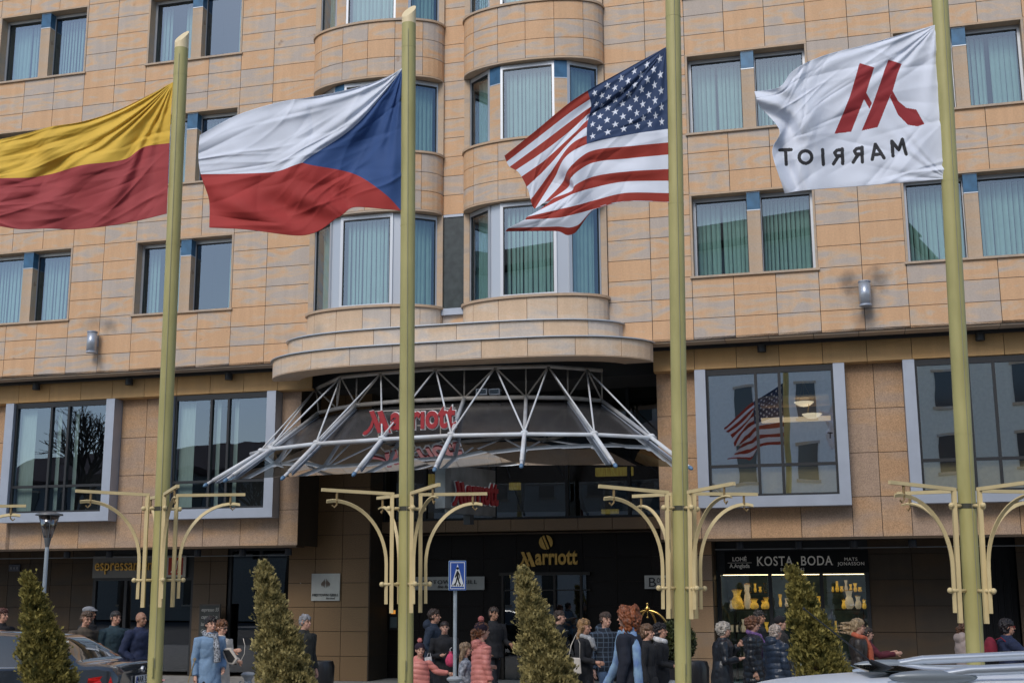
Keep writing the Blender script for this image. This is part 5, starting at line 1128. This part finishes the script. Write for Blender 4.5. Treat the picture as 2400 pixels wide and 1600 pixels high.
# clipped ball bush in a black pot by the entrance + dark pots
p=atY(1583,1530,22.5); o=thing('potted_bush','round clipped bush in a black pot beside the brass cart','plant',(p.x,p.y,0))
r_=np.random.default_rng(3); m=MB()
for i in range(5200):
    d=Vector(r_.normal(0,1,3)).normalized(); q=Vector((0,0,1.1))+d*(.34*(.75+.3*r_.random())); s=.05; w=d.cross(Vector(r_.normal(0,1,3))).normalized()*s*.45; u=(d+Vector(r_.normal(0,.6,3))).normalized()*s
    m.add([q-w,q+u*.6-w*.6,q+u,q+w],[(0,1,2,3)])
m.build('foliage',[mat('box_leaf',(.06,.075,.02),.6,col2=(.02,.03,.008),scale=8,island=.4)],o)
BP=mat('black_pot',(.018,.018,.02),.3)
m=MB(); m.lathe([(.24,0),(.34,.5),(.36,.68),(.33,.70),(.30,.70)],(0,0,0),24); m.build('pot',[BP],o,smooth=40)
m=MB(); m.tube([(0,0,.65),(0,0,1.0)],.03,8); m.build('stem',[BARK],o)
for px,py,Y,lb in ((1622,1548,21.5,'tall black planter right of the third pole'),(750,1548,24.5,'black planter behind the grey haired man')):
    p=atY(px,py,Y); o=thing('planter',lb,'planter',(p.x,p.y,0),0,'black planters by the hotel front')
    m=MB(); m.lathe([(.22,0),(.27,.3),(.28,p.z-.1),(.25,p.z),(.22,p.z),(.21,p.z-.06)],(0,0,0),24); m.build('pot',[BP],o,smooth=40)
    m=MB(); m.lathe([(.20,-.08),(.205,-.05)],(0,0,p.z),20); m.build('soil',[mat('soil',(.03,.02,.012),.95)],o)
# ================================================================ street furniture
# lamp
p=atY(101,1420,17.5); zt=atY(103,1203,17.5).z; o=thing('street_lamp','grey street lamp with an inverted cone head at the left edge','street lamp',(p.x,p.y,0))
m=MB(); m.lathe([(.075,0),(.07,.3),(.034,.34),(.026,zt-.40)],(0,0,0),16); m.build('post',[mat('lamp_post_blue_grey',(.36,.42,.47),.45,var=.06)],o,smooth=30)
m=MB(); m.lathe([(.026,zt-.46),(.045,zt-.36),(.05,zt-.33)],(0,0,0),16); m.build('collar',[mat('lamp_grey',(.12,.13,.14),.45)],o,smooth=30)
m=MB(); m.lathe([(.05,zt-.33),(.135,zt-.03)],(0,0,0),20); m.build('lamp_shade',[glassmat('smoky_shade',.15,.5,(.30,.25,.22))],o,smooth=2)
m=MB(); m.lathe([(.13,zt-.03),(.188,zt-.025),(.18,zt-.005),(.09,zt+.018),(.01,zt+.022)],(0,0,0),24)
for k in range(4): a=k*PI/2+.5; m.tube([(.05*math.cos(a),.05*math.sin(a),zt-.33),(.137*math.cos(a),.137*math.sin(a),zt-.02)],.006,6)
m.tube([(0,0,zt-.33),(0,0,zt-.02)],.009,6); m.build('lamp_cap',[MT['lamp_grey']],o,smooth=30)
m=MB(); m.lathe([(.02,zt-.1),(.03,zt-.06),(.03,zt-.03)],(0,0,0),12); m.build('bulb_holder',[DMET],o)
# crossing sign
p=atY(1067,1500,18.5); Yc=18.5; a=atY(1051,1383,Yc); b=atY(1094,1313,Yc); o=thing('crossing_sign','blue pedestrian crossing sign on a grey post in front of the black coated woman','traffic sign',(p.x,Yc,0),.12)
w=(b.x-a.x)*.97; h=b.z-a.z; x0=a.x-p.x+.0; z0=a.z
BL=mat('sign_blue',(.03,.09,.38),.35); SW=mat('reflective_white',(.72,.75,.76),.35); SK=mat('sign_black',(.01,.01,.01),.4); CB=mat('sign_edge',(.30,.45,.55),.4)
m=MB(); m.box(x0,x0+w,-.03,.03,z0,z0+h); q=m.build('panel',[CB],o); bv=q.modifiers.new('b','BEVEL'); bv.width=.012; bv.segments=2
m=MB(); m.box(x0+.006,x0+w-.006,-.034,-.031,z0+.006,z0+h-.006,0); e=.022; t=.010
m.box(x0+e,x0+w-e,-.0365,-.0345,z0+e,z0+e+t,1); m.box(x0+e,x0+w-e,-.0365,-.0345,z0+h-e-t,z0+h-e,1); m.box(x0+e,x0+e+t,-.0365,-.0345,z0+e+t,z0+h-e-t,1); m.box(x0+w-e-t,x0+w-e,-.0365,-.0345,z0+e+t,z0+h-e-t,1)
T=lambda u,v:(x0+u*w,z0+v*h)
m.prism([T(.5,.89),T(.14,.13),T(.88,.13)][::1],-.038,-.035,1)
FG=[[(.47,.66),(.53,.66),(.56,.56),(.55,.42),(.45,.42),(.44,.56)],[(.45,.45),(.53,.43),(.44,.25),(.33,.16),(.28,.19),(.39,.28)],[(.48,.45),(.56,.43),(.62,.28),(.70,.19),(.66,.16),(.55,.25)],[(.44,.62),(.46,.52),(.38,.42),(.33,.45),(.39,.53)],[(.54,.64),(.64,.52),(.62,.40),(.58,.41),(.59,.51),(.53,.57)]]
for P in FG: m.prism([T(*c) for c in P],-.041,-.0385,2)
m.tube([(T(.5,.74)[0],-.0385,T(.5,.74)[1]),(T(.5,.74)[0],-.0415,T(.5,.74)[1])],.019,14,2)
for u in (.2,.36,.47,.58,.74): m.prism([T(u,.145),T(u+.05,.145),T(u+.065,.21),T(u+.03,.21)],-.0405,-.0385,2)
m.build('pictogram',[BL,SW,SK],o)
m=MB(); m.tube([(0,.05,0),(0,.05,z0+h-.05)],.027,14); m.build('post',[mat('galvanised',(.40,.46,.50),.4,.3,var=.12,scale=8)],o,smooth=30)
m=MB(); m.box(-.04,.04,.025,.085,z0+.06,z0+.10); m.box(-.04,.04,.025,.085,z0+h-.12,z0+h-.08); m.build('clamp',[GMET],o)
# bollards
for px,py,Y,lb in ((1065,1583,18.0,'grey bollard with chain hooks at the foot of the crossing sign'),(582,1573,19.5,'pale bollard top left of the second conifer'),(1573,1592,18.2,'pale bollard top beside the third pole')):
    p=atY(px,py,Y); h=p.z; o=thing('bollard',lb,'bollard',(p.x,p.y,0),0,'bollards along the pavement')
    m=MB(); m.lathe([(.12,0),(.12,.04),(.06,.1),(.055,h-.24),(.075,h-.20),(.06,h-.17),(.05,h-.13),(.075,h-.08)],(0,0,0),20); m.build('column',[mat('bollard_grey',(.38,.42,.45),.4,.2,var=.08)],o,smooth=35)
    m=MB(); m.lathe([(.075,h-.08),(.105,h-.055),(.11,h-.035),(.08,h-.01),(.01,h)],(0,0,0),24); m.build('cap',[MT['bollard_grey']],o,smooth=35)
    m=MB()
    for sg in (-1,1): m.tube([(sg*.06,0,h-.17),(sg*.10,0,h-.19),(sg*.125,0,h-.17),(sg*.12,0,h-.14),(sg*.10,0,h-.14)],.008,6)
    m.build('hooks',[MT['bollard_grey']],o)
# no entry sign
s_,z_=Q(698,1373,-2.2); o=fthing('no_entry_sign','red no entry disc seen at an angle beside the restaurant pillar','traffic sign',s_,-2.2,0); o.rotation_euler=(0,0,FR+math.radians(-52))
m=MB(); m.tube([(0,.0,z_),(0,.015,z_)],.24,28,up=(0,0,1)); m.build('disc',[mat('sign_red_disc',(.40,.03,.02),.4)],o)
m=MB(); m.box(-.16,.16,-.008,-.001,z_-.035,z_+.035); m.build('bar',[SW],o); m=MB(); m.tube([(0,.04,0),(0,.04,z_+.2)],.025,10); m.build('post',[MT['galvanised']],o)
m=MB(); m.tube([(0,.001,z_),(0,.012,z_)],.252,28,up=(0,0,1)); m.build('rim',[SW],o)
# luggage cart
p=atY(1519,1500,23.2); zt=atY(1513,1411,23.2).z; o=thing('luggage_cart','polished brass luggage cart with crossing hoops and a finial','luggage cart',(p.x,p.y,0),.35)
BR=mat('polished_brass',(.62,.40,.12),.22,1)
for sg in (1,-1):
    for yy in (-.26,.26):
        P=[]
        for i in range(17):
            t=i/16*PI/2; P.append((sg*(.32*math.cos(t)),yy*math.cos(t),zt-.62+.48*math.sin(t)))
        m=MB(); m.tube([(sg*.32,yy,.28)]+P,.019,10); m.build('hoop',[BR],o,smooth=2)
m=MB(); m.lathe([(.02,zt-.14),(.045,zt-.12),(.05,zt-.10),(.02,zt-.07),(.012,zt-.05),(.024,zt-.03),(.012,zt)],(0,0,0),16); m.build('finial',[BR],o,smooth=2)
m=MB(); m.tube([(0,0,zt-.12),(0,0,zt-.24)],.01,8); m.ell((0,0,zt-.26),(.022,.022,.022)); m.tube([(-.32,-.0,1.15),(.32,0,1.15)],.014,8); m.build('hanging_rail',[BR],o,smooth=2)
m=MB(); m.box(-.36,.36,-.30,.30,.16,.20); m.build('deck',[mat('cart_carpet',(.15,.02,.02),.9)],o)
for a_,b_ in ((-.28,-.22),(.28,-.22),(-.28,.22),(.28,.22)):
    m=MB(); m.tube([(a_,b_-.02,.1),(a_,b_+.02,.1)],.10,16); m.build('wheel',[BP],o)
# glassware
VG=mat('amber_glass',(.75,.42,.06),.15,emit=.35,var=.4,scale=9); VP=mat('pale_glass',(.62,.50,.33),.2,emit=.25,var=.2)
VS=[(1716,1440,.05,.2,1,'squat cream pot at the left end of the shop shelf'),(1738,1380,.05,.16,0,'tiny amber vase high in the left shop window'),(1790,1440,.05,.18,0,'small amber beaker next to the shop door'),(1978,1420,.05,.2,0,'small amber vase left of the cream pair'),(2026,1425,.045,.2,0,'small amber vase at the right end of the shop shelf'),(1728,1410,.13,.42,0,'large amber glass vase on the left shelf of the shop'),(1752,1402,.08,.55,1,'slim pale vase beside the large amber one'),(1768,1415,.10,.22,0,'low amber bowl on the left shelf of the shop'),(1990,1402,.10,.40,1,'tall cream vase pair on the right shelf'),(2011,1408,.07,.28,1,'small flared cream vase right of the tall one'),(1796,1412,.07,.25,0,'small amber jar near the shop door frame')]
for px,py,r,h,c,lb in VS:
    s,z=Q(px,py,-3.55); o=fthing('vase',lb,'vase',s,-3.53,1.58,'glassware in the shop window')
    k=h/.40; m=MB()
    m.lathe([(r*.5,0),(r*.9,.05*k),(r,.14*k),(r*.8,.22*k),(r*.55,.27*k),(r*.7,.35*k),(r*.95,h)],(0,0,0),18); m.build('body',[VP if c else VG],o,smooth=40)
    m=MB(); m.lathe([(r*.97,h-.012),(r*1.0,h),(r*.97,h+.008)],(0,0,0),18); m.build('rim',[GOLD],o,smooth=2)
for px,py,lb in ((1741,1465,'row of small glasses on the middle left shelf'),(2020,1440,'row of small gold glasses on the right shelf')):
    s,z=Q(px,py,-3.5); 
    for k in range(5):
        o=fthing('drinking_glass','small gold rimmed drinking glass standing on '+('the left shelf' if px<1900 else 'the right shelf'),'glass',s-.24+.12*k,-3.5,1.08,'small glasses on the shop shelves'); m=MB(); m.lathe([(.025,0),(.03,.01),(.035,.16),(.032,.16)],(0,0,0),12); m.build('cup',[VP],o,smooth=40); m=MB(); m.lathe([(.036,.15),(.037,.165)],(0,0,0),12); m.build('rim',[GOLD],o)
rr=random.Random(21)
for (sa,sb_,zz_,dd_) in ((4.25,4.95,1.08,-3.45),(6.35,6.95,1.08,-3.45),(4.25,4.95,.53,-3.45),(5.1,6.1,1.62,-4.4),(4.2,5.0,1.95,-4.6),(6.3,7.0,1.95,-4.6)):
    n_=7
    for k in range(n_):
        s=sa+(sb_-sa)*(k+.5)/n_; r=rr.uniform(.03,.055); h=rr.uniform(.10,.28)
        o=fthing('glass_ornament','small glass ornament in amber or clear glass inside the shop','ornament',s,dd_,zz_,'small ornaments in the shop window')
        m=MB(); m.lathe([(r*.6,0),(r,h*.3),(r*.55,h*.6),(r*rr.uniform(.6,1.2),h)],(0,0,0),10); m.build('body',[rr.choice((VG,VP,VG,DGLASS))],o,smooth=40); m=MB(); m.lathe([(r*.7,-.01),(r*.7,0)],(0,0,0),10); m.build('foot',[GOLD],o)
sh_=MB(); sh_.box(5.05,6.15,4.3,4.55,1.59,1.61); sh_.box(4.1,5.05,4.5,4.75,1.92,1.94); sh_.box(6.2,7.05,4.5,4.75,1.92,1.94); sh_.build('rear_shelves',[MT['shelf']],ks)
# ================================================================ cars
def loft_car(st,nside=None):
    """st: list of (x, zbot, half_w, zshoulder, zbelt, zroof, roof_half)"""
    rings=[]
    for (x,zb,hw,zs,zt,zr_,rh) in st:
        half=[(hw*.86,zb),(hw*.97,zb+.10),(hw,zb+.28),(hw*1.0,zs),(hw*.975,zt-.03),(hw*.94,zt),(rh+(hw*.93-rh)*.45,zt+(zr_-zt)*.55),(rh,zr_-.045 if zr_-zt>.1 else zr_),(rh*.86,zr_-.01 if zr_-zt>.1 else zr_),(rh*.45,zr_+.012)]
        ring=[(x,-y,z) for y,z in half]+[(x,y,z) for y,z in half[::-1]]; rings.append(ring)
    return rings
def car(name,label,cat,st,paint,loc,rz,glassidx,rear=True):
    o=thing(name,label,cat,loc,rz); rings=loft_car(st); n=len(rings[0])
    # subdivide stations smoothly
    R_=np.array(rings); xs=R_[:,0,0]; t=np.arange(len(xs)); tn=np.linspace(0,len(xs)-1,(len(xs)-1)*4+1); S=np.zeros((len(tn),n,3))
    for k in range(n):
        for c in range(3): S[:,k,c]=pchip(t,R_[:,k,c],tn)
    m=MB(); g=MB()
    def gl(i,k):
        s_=i/4; kk=min(k,n-2-k)
        for (a,b,lo,hi) in glassidx:
            if a<=s_<b and lo<=kk<=hi: return True
        return False
    for i in range(len(tn)):
        for k in range(n): m.v.append(tuple(S[i,k]))
    for i in range(len(tn)-1):
        for k in range(n-1):
            a=i*n+k
            isg=gl(i,k); m.f.append((a,a+1,a+n+1,a+n)); m.m.append(1 if isg else 0)
            if isg: 
                pass
        m.f.append((i*n,(i+1)*n,(i+1)*n+n-1,i*n+n-1)); m.m.append(2)
    m.f.append(tuple(range(n))[::-1]); m.m.append(0); l=(len(tn)-1)*n; m.f.append(tuple(range(l,l+n))); m.m.append(0)
    # glass faces go to a part of their own
    gf=[f for f,q in zip(m.f,m.m) if q==1]; keep=[(f,q) for f,q in zip(m.f,m.m) if q!=1]
    g.v=m.v[:]; g.f=gf; g.m=[0]*len(gf); m.f=[f for f,_ in keep]; m.m=[q for _,q in keep]
    bo=m.build('body',[paint,paint,DMET],o,smooth=32); go=g.build('window_glass',[mat('car_glass',(.015,.025,.025),.04,spec=.9,coat=1)],o,smooth=60)
    bm=bmesh.new(); bm.from_mesh(go.data); bmesh.ops.delete(bm,geom=[v for v in bm.verts if not v.link_faces],context='VERTS'); bm.to_mesh(go.data); bm.free()
    for wx in (st[0][0]+.85,st[-1][0]-.95):
        for sg in (-1,1):
            w=MB(); w.tube([(wx,sg*.72,.33),(wx,sg*.90,.33)],.33,28); wo=w.build('wheel',[mat('tyre',(.015,.015,.015),.8)],o,smooth=40)
            w=MB(); w.tube([(wx,sg*.90,.33),(wx,sg*.912,.33)],.21,20); w.build('rim',[LMET],wo,smooth=40)
    return o,S
BLK=mat('black_car_paint',(.045,.055,.068),.16,.35,coat=1,spec=.6); SILV=mat('silver_car_paint',(.80,.84,.88),.42,.0,coat=.25)
sed=[(0.0,.30,.78,.62,.88,.93,.60),(.10,.24,.88,.66,.98,1.01,.74),(.32,.22,.91,.70,1.0,1.04,.76),(.58,.20,.92,.72,1.0,1.05,.74),(.92,.18,.93,.72,.99,1.28,.60),(1.30,.18,.93,.72,.98,1.42,.57),(2.2,.18,.93,.71,.97,1.46,.57),(3.0,.18,.93,.70,.95,1.43,.57),(3.7,.18,.93,.69,.93,1.0,.70),(4.4,.22,.89,.62,.82,.86,.66),(4.8,.3,.70,.55,.68,.72,.5)]
p=atY(333,1560,18.3)
car_o,S=car('dark_sedan','black sedan seen from its rear corner behind the first conifer','car',sed,BLK,(p.x,p.y,0),math.radians(180-8),[(3.05,4.95,7,9),(1.8,0,0,0),(4.35,5.9,5,6),(6.1,7.6,5,6),(7.05,8.0,7,9),(2.95,4.2,5,5)])
car_o.scale=(.95,.95,.985)
def onc(par,name,pts,mats,t=.012): m=MB(); return m
tl=mat('tail_light_red',(.42,.012,.012),.15,coat=1,emit=.04,var=.5,scale=8,aniso=(1,1,5)); 
for sg in (1,-1):
    m=MB(); m.add([(.10,sg*.60,.86),(.02,sg*.62,.72),(.06,sg*.86,.70),(.42,sg*.925,.76),(.40,sg*.925,.86),(.12,sg*.84,.90)],[(0,1,2,5),(5,2,3,4)] if sg>0 else [(0,5,2,1),(5,4,3,2)])
    q=m.build('tail_light',[tl],car_o); q.location=(-.022,0,-.0); sl=q.modifiers.new('s','SOLIDIFY'); sl.thickness=.03; sl.offset=0
    m=MB(); m.add([(.0,sg*.63,.735),(.0,sg*.63,.75),(.04,sg*.85,.74),(.04,sg*.85,.72)],[(0,1,2,3)]); q=m.build('light_strip',[mat('strip_pink',(.8,.35,.35),.3,emit=.3)],car_o); q.location=(-.045,0,0)
m=MB(); m.box(-.035,-.015,-.26,.26,.745,.855); pl=m.build('number_plate',[mat('plate_white',(.72,.74,.76),.4)],car_o); 
m=MB(); m.box(-.037,-.034,.21,.255,.755,.845); m.build('blue_band',[mat('plate_blue_band',(.02,.08,.4),.4)],pl)
vs,fs=textmesh('4AR 5319',size=.118,extr=.001,space=1.05,offset=.001); m=MB(); m.add([(-.038+y_*1,-x_-.03,z_+.763) for x_,y_,z_ in vs],fs); m.build('plate_digits',[SK],pl)
m=MB(); m.tube([(-.0,0,.935),(-.035,0,.935)],.045,20); e=m.build('emblem_ring',[LMET],car_o)
m=MB(); m.box(-.045,-.036,-.004,.004,.935,.975)
for a in (2.1,-2.1): m.tube([(-.04,0,.935),(-.04,.038*math.sin(a),.935+.038*math.cos(a))],.004,6)
m.build('emblem_star',[DMET],e)
m=MB(); m.box(.30,.36,-.03,.03,1.0,1.03); m.build('boot_trim',[DMET],car_o)
for sg in (1,-1):
    m=MB(); m.box(2.05,2.25,sg*.935,sg*.965,.80,.83); m.build('door_handle',[LMET],car_o)
    m=MB(); m.tube([(1.2,sg*.90,1.0),(2.0,sg*.905,.985),(3.9,sg*.905,.94)],.010,6); m.build('chrome_strip',[LMET],car_o)
m=MB(); m.prism([(1.85,1.44),(2.0,1.455),(1.9,1.50),(1.8,1.49)],-.02,.02); m.build('roof_antenna',[BLK],car_o)
# silver estate car nearest the camera, bottom right
est=[(0,.3,.80,.66,.95,1.0,.55),(.12,.24,.88,.70,1.0,1.20,.56),(.42,.2,.91,.72,1.0,1.44,.56),(.8,.18,.92,.72,1.0,1.50,.57),(1.6,.18,.93,.72,.99,1.54,.58),(2.6,.18,.93,.71,.97,1.55,.58),(3.1,.18,.93,.70,.96,1.52,.58),(3.9,.18,.92,.69,.94,1.03,.7),(4.6,.25,.86,.6,.8,.85,.6)]
pc=atZ(1790,1590,1.46)
est_o,S2=car('silver_estate_car','silver estate car with roof rails, only its roof in the picture','car',est,SILV,(pc.x-.56,pc.y-.35,-.02),math.radians(-5),[(1.0,2.4,5,9),(3.0,4.4,5,6),(4.6,6.0,5,6),(5.9,6.9,7,9)][1:3]+[(6.05,6.9,7,9)])
for sg in (1,-1):
    m=MB(); P=[(1.05,sg*.50,1.515),(1.22,sg*.505,1.545),(1.45,sg*.51,1.58),(2.0,sg*.515,1.605),(2.5,sg*.52,1.61),(3.0,sg*.52,1.58),(3.12,sg*.52,1.55)]
    m.tube(P,[.012,.022,.026,.026,.026,.022,.012],10,flat=1.0); m.build('roof_rail',[mat('rail_alu',(.60,.64,.68),.3,.6)],est_o,smooth=2)
    m=MB(); 
    for x in (1.27,2.95): m=MB(); m.ell((x,sg*.51,1.548),(.22,.032,.036),14,8); m.build('rail_foot',[mat('rail_foot_grey',(.25,.28,.30),.35,.2)],est_o,smooth=2)
m=MB(); m.box(1.0,3.0,-.28,.28,1.560,1.566); m.build('sunroof',[MT['car_glass']],est_o)
m=MB(); m.tube([(1.2,.0,1.535),(1.06,.0,1.60)],[.025,.012],10); m.tube([(1.06,0,1.60),(.72,0,1.88)],[.005,.003],6); m.ell((.72,0,1.88),(.008,.008,.008),8,6); m.build('aerial',[DMET],est_o)
# ================================================================ across the street (seen mirrored in the windows)
def far_house(name,label,x0,x1,y0,y1,h,wall,wn,rows,arch=False):
    o=thing(name,label,'building',((x0+x1)/2,y1,0)); cx=(x0+x1)/2; m=MB(); m.box(x0-cx,x1-cx,y0-y1,0,0,h); m.build('wall',[wall],o)
    m=MB(); m.slab([(x0-cx-.4,y0-y1-.4),(x1-cx+.4,y0-y1-.4),(x1-cx+.4,.4),(x0-cx-.4,.4)],h,h+.35); 
    m.add([(x0-cx-.4,.4,h+.35),(x1-cx+.4,.4,h+.35),(x1-cx-1,-3.5,h+2.6),(x0-cx+1,-3.5,h+2.6),(x0-cx+1,y0-y1,h+2.6),(x1-cx-1,y0-y1,h+2.6)],[(0,1,2,3),(3,2,5,4)]); m.build('roof',[mat('roof_tile',(.10,.045,.03),.8)],o)
    n=wn; p=(x1-x0)/n
    for r in range(rows):
        m=MB(); f=MB()
        for i in range(n):
            c=-(x1-x0)/2+p*(i+.5); z=1.2+r*3.4; w=.55; m.box(c-w,c+w,.0,.05,z,z+1.9); f.box(c-w-.12,c+w+.12,.0,.08,z-.15,z); f.box(c-w-.12,c+w+.12,.0,.08,z+1.9,z+2.05)
        q=m.build('window',[DGLASS if False else mat('far_glass',(.03,.04,.05),.1)],o); f.build('sill',[PALE],q)
far_house('opposite_house','pale plastered building across the street mirrored in the windows',-33,-1.5,-30,-17,21.5,mat('pale_plaster',(.86,.83,.78),.8,var=.05),9,5)
far_house('opposite_house','darker plastered building across the street, farther left',-75,-36,-30,-17,10.5,mat('grey_plaster',(.28,.27,.25),.8,var=.08),11,3)
far_house('opposite_house','cream building across the street on the right',-1.2,34,-30,-17,15,mat('ochre_plaster',(.80,.74,.62),.8,var=.06),9,5)
def bare_tree(x,y,h,seed,lb):
    r=random.Random(seed); o=thing('bare_tree',lb,'tree',(x,y,0),0,'bare trees across the street'); m=MB()
    def br(p,d,l,rad,dep):
        q=p+d*l; mid=p+d*l*.5+Vector((r.uniform(-1,1),r.uniform(-1,1),0))*l*.06; m.tube([p,mid,q],[rad,rad*.85,rad*.68],5,cap=False)
        if dep==0: return
        for i in range(3 if dep>2 else 2+(r.random()<.5)):
            a=r.uniform(.3,.75); az=r.random()*2*PI; u=d.orthogonal().normalized(); v=d.cross(u); nd=(d*math.cos(a)+(u*math.cos(az)+v*math.sin(az))*math.sin(a)+Vector((0,0,.12))).normalized()
            br(q if i else q,nd,l*r.uniform(.66,.84),rad*.62,dep-1)
    t=MB(); t.tube([(0,0,0),(0,0,h*.2)],[h*.028,h*.022],10); t.build('trunk',[BARK],o)
    br(Vector((0,0,h*.2)),Vector((.03,0,1)),h*.2,h*.022,6); m.build('crown',[BARK],o)
bare_tree(-33.5,10,12,3,'large bare tree across the street, mirrored in the left windows'); bare_tree(-29,3,10,5,'smaller bare tree across the street beside the large one')
# ================================================================ light
w=bpy.data.worlds.new('World'); sc.world=w; w.use_nodes=True; nt=w.node_tree; bg=nt.nodes['Background']; sk=nt.nodes.new('ShaderNodeTexSky'); sk.sky_type='NISHITA'; sk.sun_disc=False
EL,AZ=math.radians(42),math.radians(205)     # sun behind the camera, slightly left
sk.sun_elevation=EL; sk.sun_rotation=AZ; sk.air_density=1.0; sk.dust_density=1.4; sk.ozone_density=1.0; nt.links.new(sk.outputs[0],bg.inputs[0]); bg.inputs[1].default_value=.12
sun=bpy.data.lights.new('sun','SUN'); sun.energy=1.25; sun.angle=math.radians(22); sun.color=(1,.95,.88); so=bpy.data.objects.new('sun',sun); COL.objects.link(so)
d=Vector((math.sin(AZ)*math.cos(EL),math.cos(AZ)*math.cos(EL),math.sin(EL))); so.rotation_euler=d.to_track_quat('Z','Y').to_euler()
sc.view_settings.view_transform='Standard'; sc.view_settings.look='None'; sc.view_settings.exposure=0.42; sc.view_settings.gamma=1
sc.render.engine='CYCLES'; sc.cycles.use_denoising=True; sc.cycles.max_bounces=8; sc.cycles.transparent_max_bounces=12
